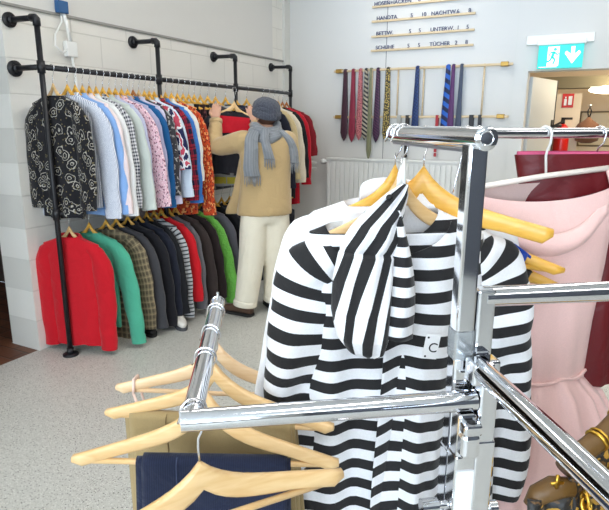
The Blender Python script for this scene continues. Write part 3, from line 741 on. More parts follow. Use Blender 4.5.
#@@PERSON
# ------------------------------------------------------------------ person at the rack
PF = V((-.663, .748, 0)); PR = V((.748, .663, 0)); PLt = -PR; PB = -PF; UP = V((0, 0, 1))
P0 = V((-2.25, 3.65, 0))
person = thing('person', 'person in grey beanie, fringed grey scarf, beige jacket and cream trousers reaching up', 'person', P0 + V((.025, .013, 0)))
person.scale = (1, 1, .963)
def pl(p): return V(p) - P0
def oval(c, hw, hd, n=28, rdir=PR, fdir=PF):
    return [V(c) + rdir * (hw * math.cos(2 * PI * k / n)) + fdir * (hd * math.sin(2 * PI * k / n)) for k in range(n)]
def curve_pts(pts, rs, k=5):
    """smooth resample of a joint chain"""
    P = [V(p) for p in pts]; out = []; ro = []
    for i in range(len(P) - 1):
        p0 = P[max(0, i - 1)]; p1 = P[i]; p2 = P[i + 1]; p3 = P[min(len(P) - 1, i + 2)]
        for j in range(k):
            t = j / k
            lin_ = p1.lerp(p2, t)
            cr = .5 * ((2 * p1) + (p2 - p0) * t + (2 * p0 - 5 * p1 + 4 * p2 - p3) * t * t + (3 * p1 - p0 - 3 * p2 + p3) * t ** 3)
            out.append(lin_.lerp(cr, .7)); ro.append(rs[i] * (1 - t) + rs[i + 1] * t)
    out.append(P[-1]); ro.append(rs[-1]); return out, ro
sL, eL, wL = V((-2.395, 3.535, 1.43)), V((-2.660, 3.572, 1.385)), V((-2.715, 3.655, 1.600))
sR, eR, wR = V((-2.125, 3.775, 1.43)), V((-2.400, 3.965, 1.385)), V((-2.545, 3.945, 1.585))
hL, kL, aL = V((-2.315, 3.575, .86)), V((-2.325, 3.535, .48)), V((-2.360, 3.492, .085))
hR, kR, aR = V((-2.195, 3.705, .86)), V((-2.200, 3.715, .47)), V((-2.225, 3.725, .085))
skin = simple('skin', rgb(206, 158, 132), .5)
HF = V((-.88, .47, 0)).normalized(); HR = V((HF.y, -HF.x, 0)); HC = V((-2.252, 3.662, 1.622))
mb = MB()
mb.rings([[pl(q) for q in oval(c, w, d)] for c, w, d in (((-2.26, 3.64, .80), .12, .09), ((-2.258, 3.64, .90), .165, .11), ((-2.256, 3.645, 1.05), .14, .10), ((-2.25, 3.655, 1.28), .165, .115), ((-2.25, 3.655, 1.40), .165, .10), ((-2.25, 3.66, 1.455), .10, .075), ((-2.25, 3.662, 1.49), .058, .058), ((-2.252, 3.662, 1.56), .055, .058))])
for pts, rs in (((sL - PLt * .06, sL, eL, wL), (.05, .056, .043, .028)), ((sR - PR * .06, sR, eR, wR), (.05, .056, .043, .028)), ((hL, kL, aL), (.085, .055, .036)), ((hR, kR, aR), (.085, .055, .036))):
    p, r = curve_pts([pl(q) for q in pts], rs); mb.tube(p, r, 14)
# head: skull, jaw, nose, ears, lips
def hp(f, r, u): return pl(HC + HF * f + HR * r + UP * u)
def ell(c, a, b, h, n=18, m=10):
    rings = []
    for i in range(1, m):
        q = PI * i / m
        rings.append([c + HF * (a * math.sin(q) * math.cos(2 * PI * k / n)) + HR * (b * math.sin(q) * math.sin(2 * PI * k / n)) - UP * (h * math.cos(q)) for k in range(n)])
    mb.rings(rings)
ell(hp(-.005, 0, .03), .095, .074, .085); ell(hp(.028, 0, -.045), .062, .055, .065)
ell(hp(.098, 0, -.012), .018, .013, .022); ell(hp(.088, 0, -.058), .012, .024, .010)
for s_ in (-1, 1): ell(hp(-.005, s_ * .076, -.005), .020, .010, .032)
# hands: palm and five separate bent fingers closing on the hanger
def hand(w, fd, nrm, side, grip=1.0):
    fd = fd.normalized(); nrm = (nrm - fd * nrm.dot(fd)).normalized(); sd = fd.cross(nrm) * side   # sd: towards the thumb
    c = w + fd * .055
    rings = []
    for s, a, b in ((-.01, .025, .018), (.02, .033, .015), (.06, .039, .012), (.092, .038, .010)):
        rings.append([pl(w + fd * s + sd * (a * math.cos(2 * PI * k / 14)) + nrm * (b * math.sin(2 * PI * k / 14))) for k in range(14)])
    mb.rings(rings)
    for o, L, r in ((.033, .072, .0078), (.011, .080, .0082), (-.011, .075, .0078), (-.033, .058, .0068)):
        p = w + fd * .088 + sd * o; d = fd.copy(); pts = [p - fd * .02, p]
        for k, fr in enumerate((.45, .32, .23)):
            d = (d * math.cos(grip * .75) + nrm * math.sin(grip * .75)).normalized() if k else (d + nrm * .35 * grip).normalized()
            p = p + d * (L * fr); pts.append(p)
            if k == 0: nn = (nrm - d * nrm.dot(d)).normalized(); nrm2 = nn
            nrm_ = nrm
        mb.tube([pl(q) for q in pts], [r, r, r * .95, r * .9, r * .72], 8)
    b0 = w + fd * .02 + sd * .026
    mb.tube([pl(q) for q in (b0, b0 + fd * .028 + sd * .024, b0 + fd * .055 + sd * .026 + nrm * .018, b0 + fd * .075 + sd * .016 + nrm * .034)], [.013, .0115, .010, .0075], 8)
hand(wL, V((-.02, .10, .45)).normalized(), PF + V((.3, .1, -.1)), 1)
hand(wR, V((-.10, -.02, .45)).normalized(), PF + V((.1, .0, -.2)), -1)
body = mb.build('body', skin, person); remeshed(body, .0058, 2, .4)
for s_ in (-1, 1):
    e = MB().sphere((0, 0, 0), .012, n=12, m=8).build('eye', simple('eye white', rgb(235, 232, 226), .2), person, loc=hp(.076, s_ * .030, .012))
    MB().sphere((0, 0, 0), .006, n=10, m=6).build('iris', simple('iris', rgb(60, 44, 32), .2), e, loc=HF * .009)
hair = simple('brown hair', rgb(88, 56, 40), .7, bump=.6, bscale=150)
mb2 = MB(); mb, mbk = mb2, mb
ell(hp(-.012, 0, .012), .092, .078, .085); ell(hp(.055, 0, -.085), .040, .046, .035)
mb.build('hair', hair, person); mb = mbk
# knitted beanie with a turned-up rim
knit = cloth('knit grey', rgb(82, 86, 98), 'v', rgb(70, 74, 86), p=.012, duty=.4, bump=.8, bscale=60)
BC = hp(-.012, 0, .0)
def bring(z, a, b): return [BC + HF * (a * math.cos(2 * PI * k / 30)) + HR * (b * math.sin(2 * PI * k / 30)) + UP * (z - .028 * (-math.cos(2 * PI * k / 30)) * (1 if z < .07 else .3)) for k in range(30)]
UVR = [[(k * .021, i * .03) for k in range(30)] for i in range(12)]
MB().rings([bring(z, a, b) for z, a, b in ((.005, .100, .088), (.01, .110, .098), (.05, .116, .104), (.085, .112, .102), (.11, .098, .090), (.13, .072, .066), (.143, .035, .032))], UVR, False, True).build('beanie', knit, person)
MB().rings([bring(z, a, b) for z, a, b in ((-.008, .108, .096), (.0, .119, .106), (.04, .121, .109), (.048, .114, .102))], UVR, False, False).build('beanie_rim', knit, person)
# jacket
camel = cloth('camel wool', rgb(192, 164, 118), bump=.9, bscale=6, sheen=.3)
mb = MB()
def jr(z, w, d, ox=0, of=0): return [pl(q) for q in oval(V((-2.252, 3.65, z)) + PLt * ox + PF * of, w, d)]
mb.rings([jr(.845, .222, .150, .015), jr(.90, .218, .148, .012), jr(1.0, .205, .140, .008), jr(1.12, .196, .136), jr(1.28, .202, .140), jr(1.38, .200, .128), jr(1.435, .175, .108), jr(1.475, .118, .088), jr(1.505, .088, .078)])
# open left front swinging forward
mb.rings([[pl(V((-2.252, 3.65, z)) + PLt * (.13 + o) + PF * (.10 + o * .5) + PLt * (a * math.cos(2 * PI * k / 16)) + PF * (b * math.sin(2 * PI * k / 16))) for k in range(16)] for z, o, a, b in ((1.30, 0, .06, .06), (1.15, .02, .07, .05), (1.0, .05, .075, .04), (.86, .095, .085, .03), (.83, .10, .085, .025))])
for sh, el, wr, dd in ((sL, eL, wL, PLt), (sR, eR, wR, PR)):
    p, r = curve_pts([pl(q) for q in (sh - dd * .10 - UP * .02, sh - dd * .01, el, el.lerp(wr, .88))], (.085, .088, .072, .050)); mb.tube(p, r, 18)
jk = mb.build('jacket', camel, person); remeshed(jk, .013, 6, .5)
for el, wr in ((eL, wL), (eR, wR)):
    d = (wr - el).normalized(); q = el.lerp(wr, .84)
    MB().tube([pl(q), pl(q + d * .012), pl(q + d * .035)], [.050, .054, .052], 18).build('cuff', camel, person)
# trousers
cream = cloth('cream cotton', rgb(232, 224, 204), bump=.8, bscale=6, sheen=.1)
mb = MB()
mb.rings([jr(.99, .165, .118), jr(.90, .182, .126), jr(.82, .180, .122), jr(.78, .165, .11)])
for h_, k_, a_ in ((hL, kL, aL), (hR, kR, aR)):
    p, r = curve_pts([pl(q) for q in (h_ + UP * .02, h_.lerp(k_, .4), k_, a_ + UP * .02)], (.104, .110, .104, .092)); mb.tube(p, r, 18)
tr_ = mb.build('trousers', cream, person); remeshed(tr_, .013, 5, .5)
for a_, k_ in ((aL, kL), (aR, kR)):
    d = (a_ - k_).normalized(); q = a_ + UP * .05
    MB().tube([pl(q), pl(q + d * .01), pl(q + d * .045), pl(q + d * .05)], [.093, .097, .0965, .091], 20).build('trouser_turn_up', cream, person)
# scarf
grey = cloth('grey wool scarf', rgb(138, 142, 146), 'v', rgb(126, 130, 136), p=.02, duty=.5, bump=.6, bscale=14, sheen=.4)
SC = V((-2.250, 3.655, 1.500))
mb = MB()
for dz, R0, r_, ph in ((.0, .098, .040, 0), (.035, .088, .034, 1.1), (-.03, .112, .032, 2.3)):
    n = 36; rings = []
    for k in range(n + 1):
        q = 2 * PI * k / n + ph; o = PR * math.cos(q) * 1.12 + PF * math.sin(q)
        cc = pl(SC + o * R0 + UP * (dz + .018 * math.sin(q * 2 + ph) + .012 * math.sin(q)))
        rr_ = r_ * (1 + .15 * math.sin(q * 5 + ph))
        rings.append([cc + o.normalized() * (rr_ * .62 * math.cos(2 * PI * j / 10)) + UP * (rr_ * math.sin(2 * PI * j / 10)) for j in range(10)])
    mb.rings(rings, [[(j * .02, k * .02) for j in range(10)] for k in range(n + 1)], False, False)
sc_ = mb.build('scarf', grey, person)
def tail(path, hw, fr):
    """flat scarf end: path of (left offset, back offset, z)"""
    pts, _ = curve_pts([pl(V((-2.252, 3.65, z)) + PLt * l + PB * b) for l, b, z in path], [1] * len(path), 6)
    m = MB(); rings = []; uv = []
    n = len(pts)
    for i, p in enumerate(pts):
        s = i / (n - 1); w = hw * (.7 + .3 * s)
        wid = PLt; out = PB
        rings.append([p + wid * (w * math.cos(2 * PI * j / 20)) + out * (.009 * math.sin(2 * PI * j / 20) + .010 * math.sin(3.2 * math.cos(2 * PI * j / 20) + s * 2) * (.4 + s)) for j in range(20)])
        uv.append([(w * math.cos(2 * PI * j / 20), s * .4) for j in range(20)])
    m.rings(rings, uv).build('scarf_end', grey, person)
    m = MB(); e = pts[-1]
    for j in range(fr):
        x = hw * (-.95 + 1.9 * j / (fr - 1)); q = e + PLt * x + PB * (.010 * math.sin(3.2 * x / hw + 2))
        jx = rnd.uniform(-.008, .008); L = rnd.uniform(.06, .085)
        m.tube([q + UP * .004, q - UP * (L * .5) + PLt * jx * .5, q - UP * L + PLt * jx + PB * jx * .4], [.0035, .003, .002], 5)
    m.build('scarf_fringe', grey, person)
tail(((.09, .09, 1.52), (.125, .128, 1.46), (.135, .165, 1.36), (.140, .170, 1.24), (.130, .165, 1.17)), .062, 15)
tail(((.02, .11, 1.53), (.03, .150, 1.45), (.015, .172, 1.37), (.0, .172, 1.30)), .040, 10)
tail(((-.10, .07, 1.52), (-.165, .095, 1.45), (-.205, .075, 1.36), (-.215, .06, 1.26)), .040, 10)
# brown shoes
def foot(ankle, deg):
    e = bpy.data.objects.new('shoe', None); COL.objects.link(e); e.parent = person
    d = V((math.cos(R(deg)), math.sin(R(deg)), 0))
    e.location = pl(V((ankle.x, ankle.y, 0)) + d * .075); e.rotation_euler = (0, 0, R(deg))
    rings = []
    for x, w, h in ((-.135, .026, .05), (-.12, .040, .085), (-.06, .043, .095), (-.01, .042, .085), (.05, .046, .062), (.10, .046, .05), (.135, .034, .042), (.152, .014, .03)):
        rings.append([V((x, w * math.copysign(abs(math.cos(2 * PI * k / 16)) ** .7, math.cos(2 * PI * k / 16)), .018 + h / 2 + h / 2 * math.sin(2 * PI * k / 16))) for k in range(16)])
    MB().rings(rings).build('upper', simple('brown suede', rgb(86, 62, 48), .8), e)
    out = [(x, w) for x, w in ((-.14, .028), (-.12, .042), (-.05, .043), (.04, .049), (.10, .049), (.14, .034), (.158, .012))]
    pts = out + [(x, -w) for x, w in reversed(out)]; n = len(pts)
    MB().add([(x, y, .0005) for x, y in pts] + [(x, y, .024) for x, y in pts], [tuple(range(n - 1, -1, -1)), tuple(range(n, 2 * n))] + [(i, (i + 1) % n, (i + 1) % n + n, i + n) for i in range(n)]).build('sole', M['rubber'], e, smooth=False)
foot(aL, 178); foot(aR, 140)
# the hanger and top the person lifts off the rail
hv = (-2.625, 3.848, 1.775)
hh = thing('clothes_hanger', 'large pale wooden hanger lifted in both hands by the person in the beanie', 'hanger', hv, (0, R(4), R(57)))
hanger_parts(hh, half=.205, mat='beech', drop=.085, fall=.12, high=.05, thick=.010, hook_yaw=20)
ht = thing('top', 'black top with a broad red panel on the hanger the person holds', 'top', hv, (0, R(4), R(57)), 'garments held or hanging near the person')
zs_ = garment(ht, cloth('cloth black top', rgb(30, 30, 38)), length=.66, drop=.125, half=.185, d=.03, sl=.35, spread=.03, back=1, seed=3, fall=.09, kind='shirt')
ra_, ua_ = loft_body([(zs_ - .005, .175, .034), (zs_ - .06, .186, .037), (zs_ - .14, .190, .039)], seed=3, fold=0)
MB().rings(ra_, ua_, False, False).build('red_panel', cloth('cloth red panel', rgb(196, 20, 40)), ht)
#@@PERSON_END
#@@FRONT
# ------------------------------------------------------------------ chrome four-way garment rack in front
RY = R(35.5)
E1 = V((math.cos(RY), math.sin(RY), 0)); E2 = V((-math.sin(RY), math.cos(RY), 0))
RC = V((-.119, .772, 0)); HS = .0148
four = thing('chrome_garment_rack', 'chrome four-way garment rack with angled arms in the foreground', 'clothes rack', RC, (0, 0, RY))
# local frame: x = to the right arm, y = away along the hanging bars
def sq(x, y, z0, z1, s): return MB().box(x - s, x + s, y - s, y + s, z0, z1)
q = .0138
tall = sq(-HS, HS, .35, 1.478, q).build('upright', M['chrome'], four, smooth=False, bevel=.004)
sq(HS, HS, .35, 1.272, q).build('upright', M['chrome'], four, smooth=False, bevel=.004)
sq(HS, -HS, .35, 1.176, q).build('upright', M['chrome'], four, smooth=False, bevel=.004)
sq(-HS, -HS, .35, 1.094, q).build('upright', M['chrome'], four, smooth=False, bevel=.004)
BR = .0152
# top bar
MB().tube([(-HS, HS - .028, 1.4835), (-HS, HS + .365, 1.4835)], BR, 28).build('hanging_bar', M['chrome'], four, auto=40)
for y_, s_ in ((HS - .028, -1), (HS + .365, 1)):
    MB().tube([(-HS, y_, 1.4835), (-HS, y_ + s_ * .003, 1.4835), (-HS, y_ + s_ * .005, 1.4835)], [BR * 1.06, BR * 1.06, BR * .8], 28).torus((-HS, y_ + s_ * .004, 1.4835), (1, 0, 0), (0, 0, 1), BR * .6, .0015).build('end_cap', M['chrome'], four, auto=40)
MB().box(-HS - .004, -HS + .004, HS + .01, HS + .36, 1.4635, 1.4675).build('under_rail', M['steel'], four, smooth=False)
# right arm
MB().tube([(HS, HS, 1.258), (.62, HS, 1.258)], BR, 28).build('arm', M['chrome'], four, auto=40)
# arm towards the viewer
MB().tube([(0, -HS - .006, 1.163), (0, -.50, 1.163)], BR, 28).build('arm', M['chrome'], four, auto=40)
MB().box(-.016, .016, -HS - .022, -HS + .01, 1.142, 1.176).build('bracket', M['chrome'], four, smooth=False, bevel=.004)
# left arm with its hanging bar
ZA = 1.11
MB().tube([(-HS + .014, -HS, ZA), (-HS - .405, -HS, ZA)], BR, 28).build('arm', M['chrome'], four, auto=40)
lb_dir = V((math.sin(R(3.5)), math.cos(R(3.5)), 0)); lb0 = V((-HS - .392, -HS, ZA))
MB().tube([lb0 - lb_dir * .004, lb0 + lb_dir * .50], BR, 28).build('hanging_bar', M['chrome'], four, auto=40)
MB().tube([lb0 + lb_dir * .50, lb0 + lb_dir * .506, lb0 + lb_dir * .51], [BR * 1.06, BR * 1.06, BR * .7], 28).cyl(lb0 + lb_dir * .508 + V((0, 0, BR)), lb0 + lb_dir * .508 + V((0, 0, BR + .008)), .003).build('end_cap', M['chrome'], four, auto=40)
# bracket with a screw hole under the left arm
MB().box(-HS - .012, -HS + .016, -HS - .030, -HS + .01, 1.068, 1.086).build('bracket', M['chrome'], four, smooth=False, bevel=.004)
MB().cyl((-HS + .002, -HS - .018, 1.0858), (-HS + .002, -HS - .018, 1.0868), .0062).build('screw_hole', M['rubber'], four)
MB().box(-HS - .013, -HS + .015, -HS - .029, -HS - .001, 1.03, 1.07).build('socket', M['chrome'], four, smooth=False, bevel=.007)
# lower outer tubes, clear wrap, knobs, foot
for x_, y_, z_ in ((-HS, -HS, 1.028), (HS, -HS, 1.05), (HS, HS, 1.10), (-HS, HS, 1.02)):
    sq(x_, y_, .12, z_, .0152).build('outer_tube', M['chrome'], four, smooth=False, bevel=.003)
MB().box(-HS - .0135, -HS + .0135, -HS - .0175, -HS - .0155, .86, 1.005).build('label_card', M['label'], four, smooth=False)
sq(-HS, HS, 1.165, 1.212, .0150).build('clear_wrap', M['clear'], four, smooth=False, bevel=.003)
MB().tube([(-HS - .016, -HS, .938), (-HS - .032, -HS, .938), (-HS - .0325, -HS, .938), (-HS - .058, -HS, .938)], [.006, .006, .0115, .0115], 20).build('clamp_knob', M['chrome'], four, auto=40)
MB().tube([(HS + .016, -HS, .925), (HS + .022, -HS, .925), (HS + .0225, -HS, .925), (HS + .034, -HS, .925)], [.005, .005, .0105, .0105], 20).build('clamp_knob', M['chrome'], four, auto=40)
for a_ in (0, 90, 180, 270):
    d = V((math.cos(R(a_)), math.sin(R(a_)), 0)); n_ = V((-d.y, d.x, 0))
    MB().obox(d * .24 + V((0, 0, .075)), d * .24, n_ * .016, V((0, 0, .016))).build('foot_tube', M['chrome'], four, smooth=False, bevel=.003)
    MB().cyl(d * .46, d * .46 + V((0, 0, .06)), .022).build('castor', M['rubber'], four)
MB().box(-.04, .04, -.04, .04, .058, .13).build('base_block', M['chrome'], four, smooth=False, bevel=.004)

def onbar(t, dz=0): return RC + E1 * -HS + E2 * (HS + t) + V((0, 0, 1.4835 + dz))
def onleft(t):
    p = lb0 + lb_dir * t; return RC + E1 * p.x + E2 * p.y + V((0, 0, p.z))

# fine cloth pieces --------------------------------------------------
def big_body(rows, n=96, seed=0, fold=.016, wav=.16, cx=0, dip=0, diprow=3, cuts=4, sq_=.8, back_up=0, umul=1.0, voff=0, gather=None, prof=None, nprof=0):
    r = random.Random(seed); ph = [r.uniform(0, 6.28) for _ in range(6)]
    RR = []; rows = [tuple(q_) + ((cx,) if len(q_) == 3 else ()) for q_ in rows]
    for i in range(len(rows) - 1):
        for k in range(cuts):
            t = k / cuts; RR.append(tuple(rows[i][j] * (1 - t) + rows[i + 1][j] * t for j in range(4)))
    RR.append(rows[-1]); z0 = RR[0][0]; H0 = z0 - RR[-1][0]; rings = []; uvs = []
    nd = diprow * cuts
    for i, (z, w, d, cx) in enumerate(RR):
        t = (z0 - z) / H0; A = fold * min(1, t * 1.8) ** 1.3; ring = []; uv = []
        for k in range(n):
            a = 2 * PI * k / n; ca, sa = math.cos(a), math.sin(a)
            x = math.copysign(abs(ca) ** sq_, ca) * w; y = math.copysign(abs(sa) ** sq_, sa) * d
            g = 0
            if gather and z < gather[0]: g = gather[1] * min(1, (gather[0] - z) / gather[2])
            if g:
                m_ = 1 + g * (math.sin(a * gather[3] + ph[3]) + .6 * math.sin(a * (gather[3] * 1.7) + ph[4] + t * 2)); x *= 1 + (m_ - 1) * .35; y *= m_
            y += A * (math.sin(2 * PI * x / wav + ph[0] + 2.0 * t) + .55 * math.sin(2 * PI * x / (wav * .47) + ph[1] - 1.5 * t) + .3 * math.sin(2 * PI * x / (wav * 1.9) + ph[2]))
            zz = z
            if prof and i <= nprof * cuts:
                u_ = (x / w + 1) / 2; zz = prof(abs(cx - w)) * (1 - u_) + prof(abs(cx + w)) * u_
            fr = max(0, 1 - i / nd) if nd else 0
            if sa < 0: zz -= dip * (-sa) ** 1.0 * fr * (1 - (abs(x) / max(w, 1e-6)) ** 2 * .3)
            else: zz += back_up * sa * fr
            zz += .010 * min(1, t * 2) * math.sin(2 * PI * x / .30 + ph[2] + t)
            ring.append(V((x + cx, y, zz))); uv.append((x * umul, z0 - zz + voff))
        rings.append(ring); uvs.append(uv)
    return rings, uvs
def big_sleeve(p, ra, rb, n=36, seed=0, m=44, wr=.007, cap=.5):
    r = random.Random(seed); ph = [r.uniform(0, 6.28) for _ in range(4)]
    pts, _ = curve_pts([V(q_) for q_ in p], [1] * len(p), 14)
    P_ = len(pts) - 1; rings = []; uvs = []; L = 0; yv = V((0, 1, 0))
    for i in range(P_ + 1):
        s = i / P_; t = (pts[min(P_, i + 1)] - pts[max(0, i - 1)]).normalized(); a = t.cross(yv).normalized(); b = a.cross(t)
        if i: L += (pts[i] - pts[i - 1]).length
        A = ra[0] * (1 - s) + ra[1] * s; B = rb[0] * (1 - s) + rb[1] * s
        A *= cap + (1 - cap) * min(1, s / .2)
        ring = []; uv = []
        for k in range(n):
            q_ = 2 * PI * k / n
            w_ = wr * (.3 + s) * (math.sin(s * 15 + 2 * math.cos(q_) + ph[0]) + .6 * math.sin(s * 31 + 3 * math.sin(q_) + ph[1]))
            ring.append(pts[i] + a * ((A + w_ * .5) * math.cos(q_)) + b * ((B + w_) * math.sin(q_)) + b * (.010 * math.sin(4 * math.cos(q_) + ph[2] + s * 3)) * s)
            uv.append((A * math.cos(q_), L + .006 * math.sin(q_ + ph[3])))
        rings.append(ring); uvs.append(uv)
    return rings, uvs

# white coat behind, striped top before it
BLK = rgb(38, 37, 38); WHT = rgb(238, 238, 240)
SP = .0455
striped = C('striped cotton', WHT, 'h', BLK, p=SP, duty=.5, bump=.25, bscale=11, inner=rgb(236, 235, 232))
white = C('white cotton coat', rgb(244, 244, 246), bump=.3, bscale=9)
t_s, t_c = .312, .352
yw = RY + R(-1)
hs = thing('clothes_hanger', 'pale wooden hanger inside the black and white striped top', 'hanger', onbar(t_s), (0, 0, yw), 'hangers on the top chrome bar')
hanger_parts(hs, half=.160, drop=.062, rr=BR, mat='beech', fall=.130, high=.036, bar=False, bow=.006)
MB().tube([(.002, -.003, -.058), (-.002, -.009, -.075), (-.006, -.012, -.10)], [.004, .0075, .006], 10).build('hook_sleeve', M['white_plastic'], hs)
hc = thing('clothes_hanger', 'yellowish wooden hanger inside the white coat behind the striped top', 'hanger', onbar(t_c), (0, 0, yw), 'hangers on the top chrome bar')
hanger_parts(hc, half=.152, drop=.058, rr=BR, mat='beech_yellow', fall=.105, high=.036, bar=False, bow=.004)
st = thing('prisoner_top', 'black and white horizontally striped long-sleeved top hanging on the chrome rack', 'top', onbar(t_s), (0, 0, yw), 'garments on the top chrome bar')
gs_ = lambda x: hz(x, .178, .062, .130) + .007
rows = [(gs_(.118) + .002, .112, .030, -.034), (gs_(.15), .150, .031, -.010), (gs_(.175) - .004, .178, .031, .0), (gs_(.19) - .022, .194, .032), (gs_(.19) - .07, .198, .036), (gs_(.19) - .17, .194, .042), (gs_(.19) - .30, .204, .046), (gs_(.19) - .46, .216, .050), (gs_(.19) - .66, .232, .054)]
a_, b_ = big_body(rows, seed=11, fold=.012, wav=.19, cx=.012, dip=.055, diprow=2, back_up=.0, prof=gs_, nprof=2)
MB().rings(a_, b_, False, False).build('body', striped, st)
zz = gs_(.19) - .02
for sx in (-1, 1):
    p = [(sx * .140, 0, zz - .022), (sx * .190, -.004, zz - .065), (sx * .216, -.012, zz - .17), (sx * (.222 if sx < 0 else .238), -.006, zz - .33), (sx * (.220 if sx < 0 else .256), .0, zz - .60)]
    a_, b_ = big_sleeve([V(k) + V((.014, 0, 0)) for k in p], (.066, .056), (.036, .030), seed=21 + sx)
    MB().rings(a_, [[(u, v + .013) for u, v in r_] for r_ in b_], False, False).build('sleeve', striped, st)
# overlapping front panel right of the placket
rings = []; uvs = []; nx, nz = 40, 60
ztp = gs_(.085) - .004; zbt = gs_(.19) - .655
for j in range(nz + 1):
    z = ztp + (zbt - ztp) * j / nz; s = j / nz; ring = []; uv = []
    x0, x1 = -.046 + .010 * math.sin(s * 5), .165 + .03 * s
    for k in range(nx + 1):
        x = x0 + (x1 - x0) * k / nx; e = (k / nx)
        y = -.049 - .020 * s + .034 * max(0, (e - .8) / .2) ** 2 + (.007 + .012 * s) * math.sin(2 * PI * x / .12 + 1.2 + s * 1.5) + .006 * s * math.sin(2 * PI * x / .055 + s * 2)
        zt_ = gs_(x) - .012 if x > .085 else gs_(.085) - .012 - .060 * math.sqrt(max(0, 1 - ((x + .034) / .120) ** 2)) - (.085 - x) * .15
        z2 = min(z, zt_) if s < .2 else z
        ring.append(V((x, y, z2 + (.006 * math.sin(x * 30 + 1) if s > .25 else 0)))); uv.append((x, -z2 + .020 + .05 * (x - x0)))
    rings.append(ring); uvs.append(uv)
MB().rings(rings, uvs, False, False, closed=False).build('front_panel', striped, st, solid=.002)
# striped cap hung by its loop from the same hook
cap_v = C('striped cotton along', WHT, 'v', BLK, p=.036, duty=.5, bump=.3, bscale=14)
cp = thing('cloth_cap', 'black and white striped cloth cap hanging by its loop in front of the striped top', 'cap', onbar(t_s), (0, 0, yw))
def bag(rows, n=48, seed=0, ry=.0, sk=0):
    r = random.Random(seed); ph = r.uniform(0, 6); RR = []
    for i in range(len(rows) - 1):
        for k in range(6):
            t = k / 6; t = t
            RR.append(tuple(rows[i][j] * (1 - t) + rows[i + 1][j] * t for j in range(5)))
    RR.append(rows[-1]); rings = []; uv = []
    for i, (z, cx, w, d, yo) in enumerate(RR):
        rings.append([V((cx + w * math.copysign(abs(math.cos(2 * PI * k / n)) ** .85, math.cos(2 * PI * k / n)), yo + d * math.sin(2 * PI * k / n) + .004 * math.sin(9 * math.cos(2 * PI * k / n) + ph + i * .1), z + sk * w * math.cos(2 * PI * k / n))) for k in range(n)])
        uv.append([((w * .55 + .026) * math.cos(2 * PI * k / n) - z * .22 + .004, -z) for k in range(n)])
    return [[p + V((-.034 * min(1, max(0, (-.09 - p.z)) / .06), 0, -.012 * min(1, max(0, (-.09 - p.z)) / .06))) for p in r_] for r_ in rings], uv
a_, b_ = bag([(-.090, -.004, .006, .008, -.040), (-.105, -.010, .022, .014, -.046), (-.135, -.022, .040, .022, -.058), (-.170, -.036, .050, .028, -.066), (-.192, -.046, .052, .026, -.070), (-.200, -.048, .049, .022, -.070), (-.206, -.048, .052, .027, -.072), (-.25, -.054, .056, .033, -.078), (-.31, -.058, .056, .036, -.086), (-.36, -.054, .050, .034, -.090), (-.388, -.046, .036, .024, -.090), (-.398, -.042, .014, .010, -.090)], seed=2, sk=-.12)
MB().rings(a_, b_).build('crown', cap_v, cp)
rings = []; uvs = []
for j in range(31):
    s = j / 30; z = -.135 - .235 * s; x0 = -.03 + .0 * s; x1 = .012 + .034 * math.sin(PI * min(1, s * 1.1) * .62)
    x0 = -.010 - .035 * s - .02; x1 -= .034
    rings.append([V((x0 + (x1 - x0) * k / 16, -.062 - .030 * s + .008 * math.sin(k / 16 * 5 + 2 * s) - .012 * math.sin(PI * k / 16), z - .01 * (k / 16) * s)) for k in range(17)])
    uvs.append([(0, -z + .004 * k / 16) for k in range(17)])
MB().rings(rings, uvs, False, False, closed=False).build('side_flap', C('striped cotton fine', WHT, 'h', BLK, p=.036, duty=.5), cp, solid=.003)
MB().tube([(.002, -.008, -.045), (-.001, -.020, -.065), (-.004, -.034, -.098)], [.003, .004, .004], 8).build('loop', M['white_plastic'], cp)
MB().sphere((-.040, -.064, -.112), .006).build('button', M['ink'], cp)

ct = thing('white_coat', 'plain white cotton coat hanging behind the striped top', 'coat', onbar(t_c), (0, 0, yw), 'garments on the top chrome bar')
gc_ = lambda x: hz(x, .170, .058, .105) + .009
rows = [(gc_(.06) + .0, .078, .020, -.024), (gc_(.12), .125, .020, -.004), (gc_(.165), .170, .019, .006), (gc_(.20) - .006, .196, .017), (gc_(.2) - .04, .202, .017), (gc_(.2) - .2, .206, .018), (gc_(.2) - .45, .22, .019), (gc_(.2) - .70, .236, .020)]
a_, b_ = big_body(rows, seed=5, fold=.004, wav=.22, cx=.022, dip=.035, diprow=1, prof=gc_, nprof=2)
MB().rings(a_, b_, False, False).build('body', white, ct)
zz = gc_(.2) - .01
for sx in (-1, 1):
    p = [(.022 + sx * .145, .0, zz - .022), (.022 + sx * .190, 0, zz - .06), (.024 + sx * .216, 0, zz - .17), (.026 + sx * (.254 if sx < 0 else .240), 0, zz - .36), (.026 + sx * (.268 if sx < 0 else .256), 0, zz - .62)]
    a_, b_ = big_sleeve(p, (.064, .056), (.018, .016), seed=31 + sx, wr=.004)
    MB().rings(a_, b_, False, False).build('sleeve', white, ct)
cr = []   # narrow standing collar at the back of the neck
for j in range(25):
    q_ = R(20 + 140 * j / 24); e_ = math.sin(PI * j / 24) ** .5
    bx = -.006 + .066 * math.cos(q_); zb = gc_(.07) - .004
    cr.append([V((bx, .020 * math.sin(q_) + o_, zb + h_)) for o_, h_ in ((.0, -.008), (.001, .020 * e_ + .012), (.004, .024 * e_ + .012), (.008, .012 * e_), (.008, -.012))])
MB().rings(cr, None).build('collar', white, ct)
